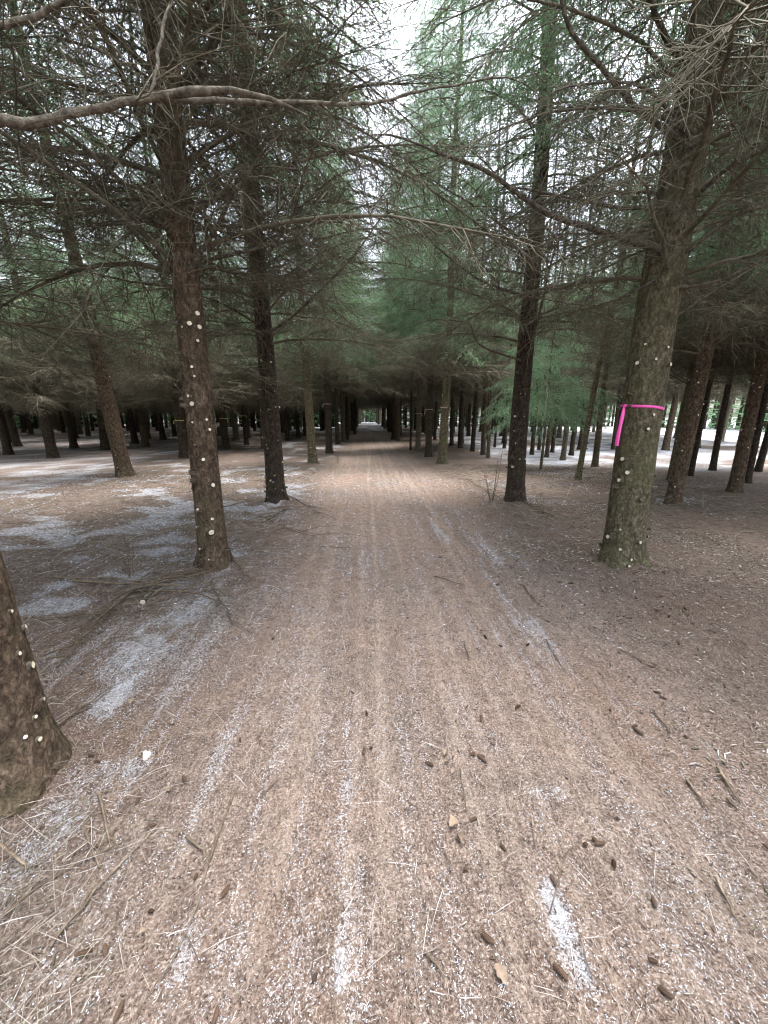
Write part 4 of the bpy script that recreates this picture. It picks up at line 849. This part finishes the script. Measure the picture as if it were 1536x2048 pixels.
for k in range(110):
    if k < 70: x, y = r.uniform(1.2, 3.6), r.uniform(1.1, 3.4)
    elif k < 90: x, y = r.uniform(-2.2, -.5), r.uniform(.7, 2.6)
    else: x, y = r.uniform(-.6, 1.3), r.uniform(.7, 4)
    if abs(x) > y * .98: continue
    lb = ('small brown spruce cone in the litter of the right verge' if k < 70 else 'small brown spruce cone in the litter of the left verge' if k < 90 else 'small brown spruce cone lying on the track itself')
    tag(ob('spruce_cone', CN[int(r.integers(0, 4))], loc=(x, y, gz(x, y) + .009), rot=(r.uniform(0, 6), r.normal(0, .15), r.uniform(0, 6.28)), sc=(r.uniform(.32, .55),) * 3), lb, 'cone', 'cones strewn on the right verge' if k < 70 else 'cones strewn on the left verge' if k < 90 else 'cones strewn on the track')
# dry leaves
def leaf_mesh(seed):
    r = np.random.default_rng(seed); L = .075; K = 13; k = np.linspace(0, 1, K); w_ = .024 * np.sin(np.pi * k ** .8) * (1 + .22 * np.sin(k * 17)) + .001
    c = np.stack([(k - .5) * L, .006 * np.sin(k * 3), .010 * np.sin(k * 3.1) + r.normal(0, .0012, K)], 1)
    curl = r.uniform(.6, 1.5); V = []
    for s in (-1, -.5, 0, .5, 1): V.append(c + np.stack([np.zeros(K), w_ * s, abs(s) ** 1.5 * w_ * curl], 1))
    V = np.concatenate(V); V = np.concatenate([V, V - [0, 0, .0006]]); j = np.arange(K - 1); F = [np.stack([j + p * K, j + 1 + p * K, j + 1 + (p + 1) * K, j + (p + 1) * K], 1) for p in range(4)]; F = np.concatenate(F); F = np.concatenate([F, F[:, ::-1] + 5 * K])
    return mesh_from('dry_leaf', V, [F], [M_leaf])
LM = [leaf_mesh(k) for k in range(3)]
LLb = ['large pale curled oak leaf on the track, right of its middle', 'second pale leaf touching the large curled one', 'pale crumpled leaf in the leaf trio on the track', 'lowest leaf of the leaf trio on the track', 'middle leaf of the leaf trio on the track', 'small yellowish leaf in the lower left litter', 'pale flattened leaf at the bottom right of the middle', 'curled leaf high on the right side of the track',
 'small reddish leaf on the middle of the track', 'curled dark leaf right of the close left trunk', 'tiny pale leaf left of the track middle', 'leaf on the right half of the track', 'pale tan leaf below the stick heap', 'orange brown leaf beside the snowy strip', 'pale leaf below the thick mossy trunk', 'orange leaf beside the close left trunk']
for k, (x, y) in enumerate(LEAVES):
    s = .6 * [1.1, .9, .7, .6, .6, .5, 1.0, .8, .5, .7, .5, .6, 1.1, .7, 1.2, .9][k]
    tag(ob('dry_leaf', LM[k % 3], loc=(x, y, gz(x, y) + .012), rot=(rt.uniform(-.3, .3), rt.uniform(-.3, .3), rt.uniform(0, 6.28)), sc=(s,) * 3), LLb[k], 'leaf', 'dry leaves on the ground')
# pale chip of wood
mb = MB(); K = 16; a = np.arange(K) / K * 2 * np.pi; rr = .015 * (1 + .2 * np.sin(a * 3 + 1)); top = np.stack([rr * np.cos(a), rr * 1.25 * np.sin(a), np.full(K, .008)], 1); bot = top * [1.05, 1.05, 0]
mb.add(np.concatenate([bot, top, [[0, 0, .010]]]), np.stack([np.arange(K), (np.arange(K) + 1) % K, (np.arange(K) + 1) % K + K, np.arange(K) + K], 1)); mb.add(np.concatenate([top, [[0, 0, .0095]]]), np.stack([np.arange(K), (np.arange(K) + 1) % K, np.full(K, K)], 1))
tag(ob('wood_chip', mb.mesh('wood_chip', [M_cut], False), loc=(-1.01, 1.46, gz(-1.01, 1.46) + .006), rot=(.5, .2, .4)), 'pale oval chip of cut wood lying on the left verge', 'wood chip')
